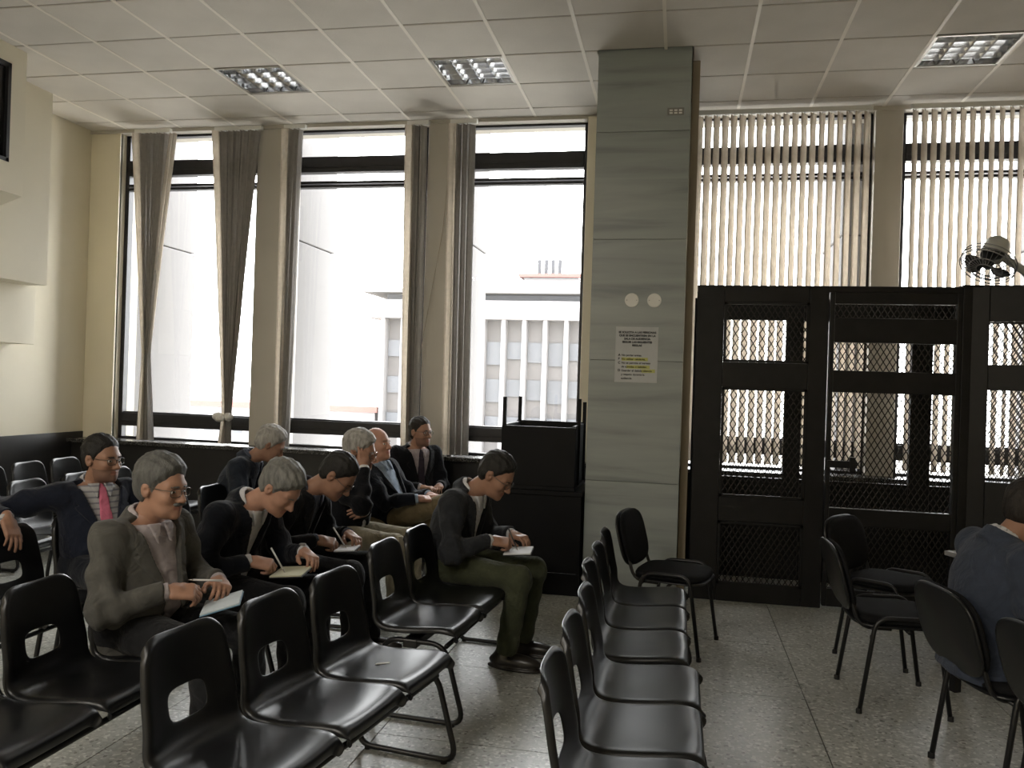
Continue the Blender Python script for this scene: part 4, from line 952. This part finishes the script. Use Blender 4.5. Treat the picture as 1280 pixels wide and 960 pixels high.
def notepad(label, p, rz, tilt=(0, 0), col=(.62, .63, .58), cover=None, sx=.075, sy=.105):
    t = thing('notepad', label, 'notepad', p); t.rotation_euler = (R(tilt[0]), R(tilt[1]), R(rz))
    MB().box(-sx, sx, -sy, sy, .004, .011).build('pages', mat('pages_%.2f' % col[2], col, .8), t, bevel=.001, seg=1); MB().box(-sx - .003, sx + .003, -sy - .003, sy + .003, 0, .0038).build('cover', cover or M_INK, t, bevel=.001, seg=1)

NAVY = cloth('suit_navy', (.010, .013, .024)); NAVY2 = cloth('suit_dark_navy', (.008, .010, .016)); CHAR = cloth('suit_charcoal', (.022, .024, .028)); GREY = cloth('suit_grey', (.085, .083, .075)); BLK = cloth('suit_black', (.007, .0075, .010))
TDARK = cloth('trouser_dark', (.012, .0125, .014)); TKH = cloth('trouser_khaki', (.19, .15, .085)); TBE = cloth('trouser_beige', (.30, .27, .20)); TGR = cloth('trouser_green', (.050, .056, .032)); BLUE = cloth('jacket_blue', (.040, .050, .075))
GMET = mat('glasses_metal', (.12, .11, .1), .3, .8); GBLK = mat('glasses_black', (.008, .008, .009), .3); GREYHAIR = (.16, .16, .15); WHITEHAIR = (.34, .33, .31); SALT = (.10, .10, .095)
S_LIL = cloth('shirt_lilac', (.40, .36, .37)); S_STR = cloth('shirt_striped', (.42, .42, .43), stripe=(2, .03, (.22, .22, .25))); S_BLU = cloth('shirt_light_blue', (.30, .37, .47)); S_WHT = cloth('shirt_white', (.60, .60, .62)); S_DBL = cloth('shirt_check', (.07, .08, .11))
T_PINK = cloth('tie_pink', (.62, .17, .26)); T_VIO = cloth('tie_violet', (.045, .035, .05))
# man with pink tie, arm over the next seat
person('man in navy suit and pink tie, arm over the neighbouring seat back', (1.99, -3.43), -28, -9, jopen=.085, belly=.03, head=(20, 2, 0), skin='b', hair=('short', (.012, .011, .01)), tie=T_PINK, shirt=S_STR, jacket=NAVY, trousers=NAVY2, glasses=GBLK, beard='stubble',
       arms={'R': dict(w=(1.84, -3.90, .815), e=(1.60, -3.80, .82), f=(.35, -.12, -.93), n=(.9, -.1, .35), c='hang'), 'L': dict(w=(2.28, -3.42, .64), f=(.9, -.4, -.1))})
# grey jacket
person('man in grey jacket with moustache and glasses, hands clasped on a notepad', (2.87, -4.33), -8, 4, belly=.045, jopen=.085, broad=1.05, head=(0, 6, 0), skin='a', hair=('full', SALT), shirt=S_LIL, jacket=GREY, trousers=TDARK, glasses=GMET, beard='moustache',
       arms={'R': dict(w=(3.10, -4.47, .695), f=(.86, .5, -.08), n=(.1, -.5, .85), c='fold'), 'L': dict(w=(3.17, -4.22, .685), f=(.62, -.78, -.02), n=(.3, .1, .9), c='fold')})
notepad('pale blue notepad on the knee of the man in the grey jacket', (3.27, -4.36, .628), 25, (0, -16), (.50, .56, .60), mat('cover_blue', (.12, .25, .36), .5))
pen('silver pen held by the man in the grey jacket', (3.21, -4.38, .725), (.9, .2, .0))
# navy jacket, grey hair, writing
person('grey-haired man in navy jacket bent over a cream notepad, writing', (2.84, -3.62), -4, 20, slouch=.05, jopen=.06, broad=1.05, head=(-4, 42, 0), headfwd=.05, skin='c', hair=('full', GREYHAIR), shirt=S_WHT, jacket=NAVY2, trousers=TDARK,
       arms={'R': dict(w=(3.09, -3.80, .68), f=(.93, .25, -.18), n=(.1, -.35, .9), c='write'), 'L': dict(w=(3.22, -3.50, .675), f=(.75, -.62, -.15), n=(.2, .2, .95), c='rest')})
notepad('cream notepad under the hand of the grey-haired man writing', (3.25, -3.70, .612), 10, (0, -4), (.56, .55, .40))
pen('white pen in the hand of the grey-haired man writing', (3.205, -3.765, .69), (-.5, -.1, .85), (.6, .6, .58))
t = thing('wristwatch', 'dark wristwatch on the wrist of the grey-haired man writing', 'watch', (3.205, -3.492, .677)); MB().tube([(0.75 * 0 + .62 * .031 * math.cos(a), .75 * .031 * math.cos(a), .031 * math.sin(a)) for a in np.linspace(0, 2 * math.pi, 17)[:-1]], .006, 6, closed=True).build('strap', M_TUBE, t, smooth=True)
MB().lathe([(.017, .028), (.017, .036), (.013, .038)], 14).build('dial', M_ALU, t)
# black hair, writing
person('black-haired man in dark suit bent over a small white pad, writing', (2.88, -3.02), 0, 19, slouch=.05, jopen=.05, head=(4, 44, 0), headfwd=.04, skin='b', hair=('short', (.011, .010, .010)), shirt=S_DBL, jacket=BLK, trousers=TDARK, glasses=GMET,
       arms={'R': dict(w=(3.14, -3.17, .675), f=(.92, .3, -.2), n=(.1, -.35, .9), c='write'), 'L': dict(w=(3.22, -2.92, .67), f=(.75, -.62, -.15), n=(.2, .2, .95), c='rest')})
notepad('small white pad under the hand of the black-haired man in dark suit', (3.28, -3.08, .612), 8, (0, -4), (.6, .6, .62), None, .055, .08)
pen('pale pen in the hand of the black-haired man in dark suit', (3.25, -3.13, .69), (-.55, -.1, .83), (.55, .55, .56))
# bowed white-haired man near window
person('bowed white-haired man in blue-grey jacket below the window sill', (1.82, -1.68), 12, 14, slouch=.05, head=(10, 30, 0), headfwd=.04, skin='b', hair=('wavy', WHITEHAIR), shirt=S_DBL, jacket=cloth('suit_blue_grey', (.020, .025, .036)), trousers=TDARK)
# white hair, hand on face
person('white-haired man resting his head on his hand, beige trousers', (2.85, -2.12), -6, 5, jopen=.07, belly=.03, head=(4, 12, 6), skin='c', hair=('thick', WHITEHAIR), shirt=S_WHT, jacket=BLK, trousers=TBE, glasses=GMET,
       arms={'R': dict(w=(3.035, -2.235, .985), e=(3.07, -2.33, .735), f=(-.12, .16, .98), n=(.72, -.69, .0), c='face'), 'L': dict(w=(3.04, -2.20, .69), f=(-.15, -.98, .0), n=(.9, 0, .4), c='fold')})
# bald man leaning back, legs crossed
person('balding man leaning back with crossed legs in khaki trousers', (2.93, -1.42), -12, -16, jopen=.11, belly=.03, head=(-4, -8, 0), headfwd=.0, skin='d', hair=('bald', (.10, .085, .07)), shirt=S_BLU, jacket=NAVY2, trousers=TKH,
       knees={'R': (.46, .05, .66), 'Ra': (.60, .24, .42), 'L': (.46, .14, .50)}, arms={'R': dict(w=(3.20, -1.56, .70), f=(.8, .6, -.05), n=(.1, -.3, .9), c='fold'), 'L': dict(w=(3.22, -1.34, .70), f=(.7, -.6, 0), c='fold')})
# dark suit and tie by the window
person('man in dark suit with violet tie and glasses beside the window post', (2.80, -.40), -42, 2, jopen=.075, broad=1.08, head=(14, 0, 0), skin='a', hair=('short', (.018, .014, .011)), shirt=cloth('shirt_pale_pink', (.45, .40, .42)), tie=T_VIO, jacket=BLK, trousers=TDARK, glasses=GBLK, beard='stubble', hz=.56)
# green trousers
person('man in charcoal blazer and green trousers writing on a white pad', (3.80, -2.76), -9, 14, slouch=.04, jopen=.075, head=(0, 34, 0), headfwd=.045, skin='b', hair=('short', (.012, .011, .010)), shirt=S_WHT, jacket=CHAR, trousers=TGR, glasses=GMET, foot_x=-.06, shoes=(.018, .015, .012),
       arms={'R': dict(w=(4.06, -2.92, .69), f=(.95, .2, -.12), n=(.1, -.4, .9), c='write'), 'L': dict(w=(4.12, -2.64, .68), f=(.8, -.5, -.1), c='rest')})
notepad('white writing pad on the green trousers', (4.20, -2.84, .618), 5, (0, -4), (.62, .63, .66))
pen('dark pen in the hand of the man in green trousers', (4.17, -2.88, .70), (-.4, -.1, .9), (.03, .03, .03))
# person in blue at the table, seen from behind
person('person in blue jacket leaning onto the dark table, seen from behind', (6.31, -3.70), 10, 11, slouch=.02, broad=1.12, head=(0, 18, 0), skin='b', hair=('short', (.02, .015, .012)), jacket=BLUE, trousers=TDARK, name='other', hz=.565,
       arms={'R': dict(w=(6.58, -3.80, .655), f=(.95, .3, 0), c='rest'), 'L': dict(w=(6.86, -3.42, .775), f=(.95, .2, 0), c='rest')})
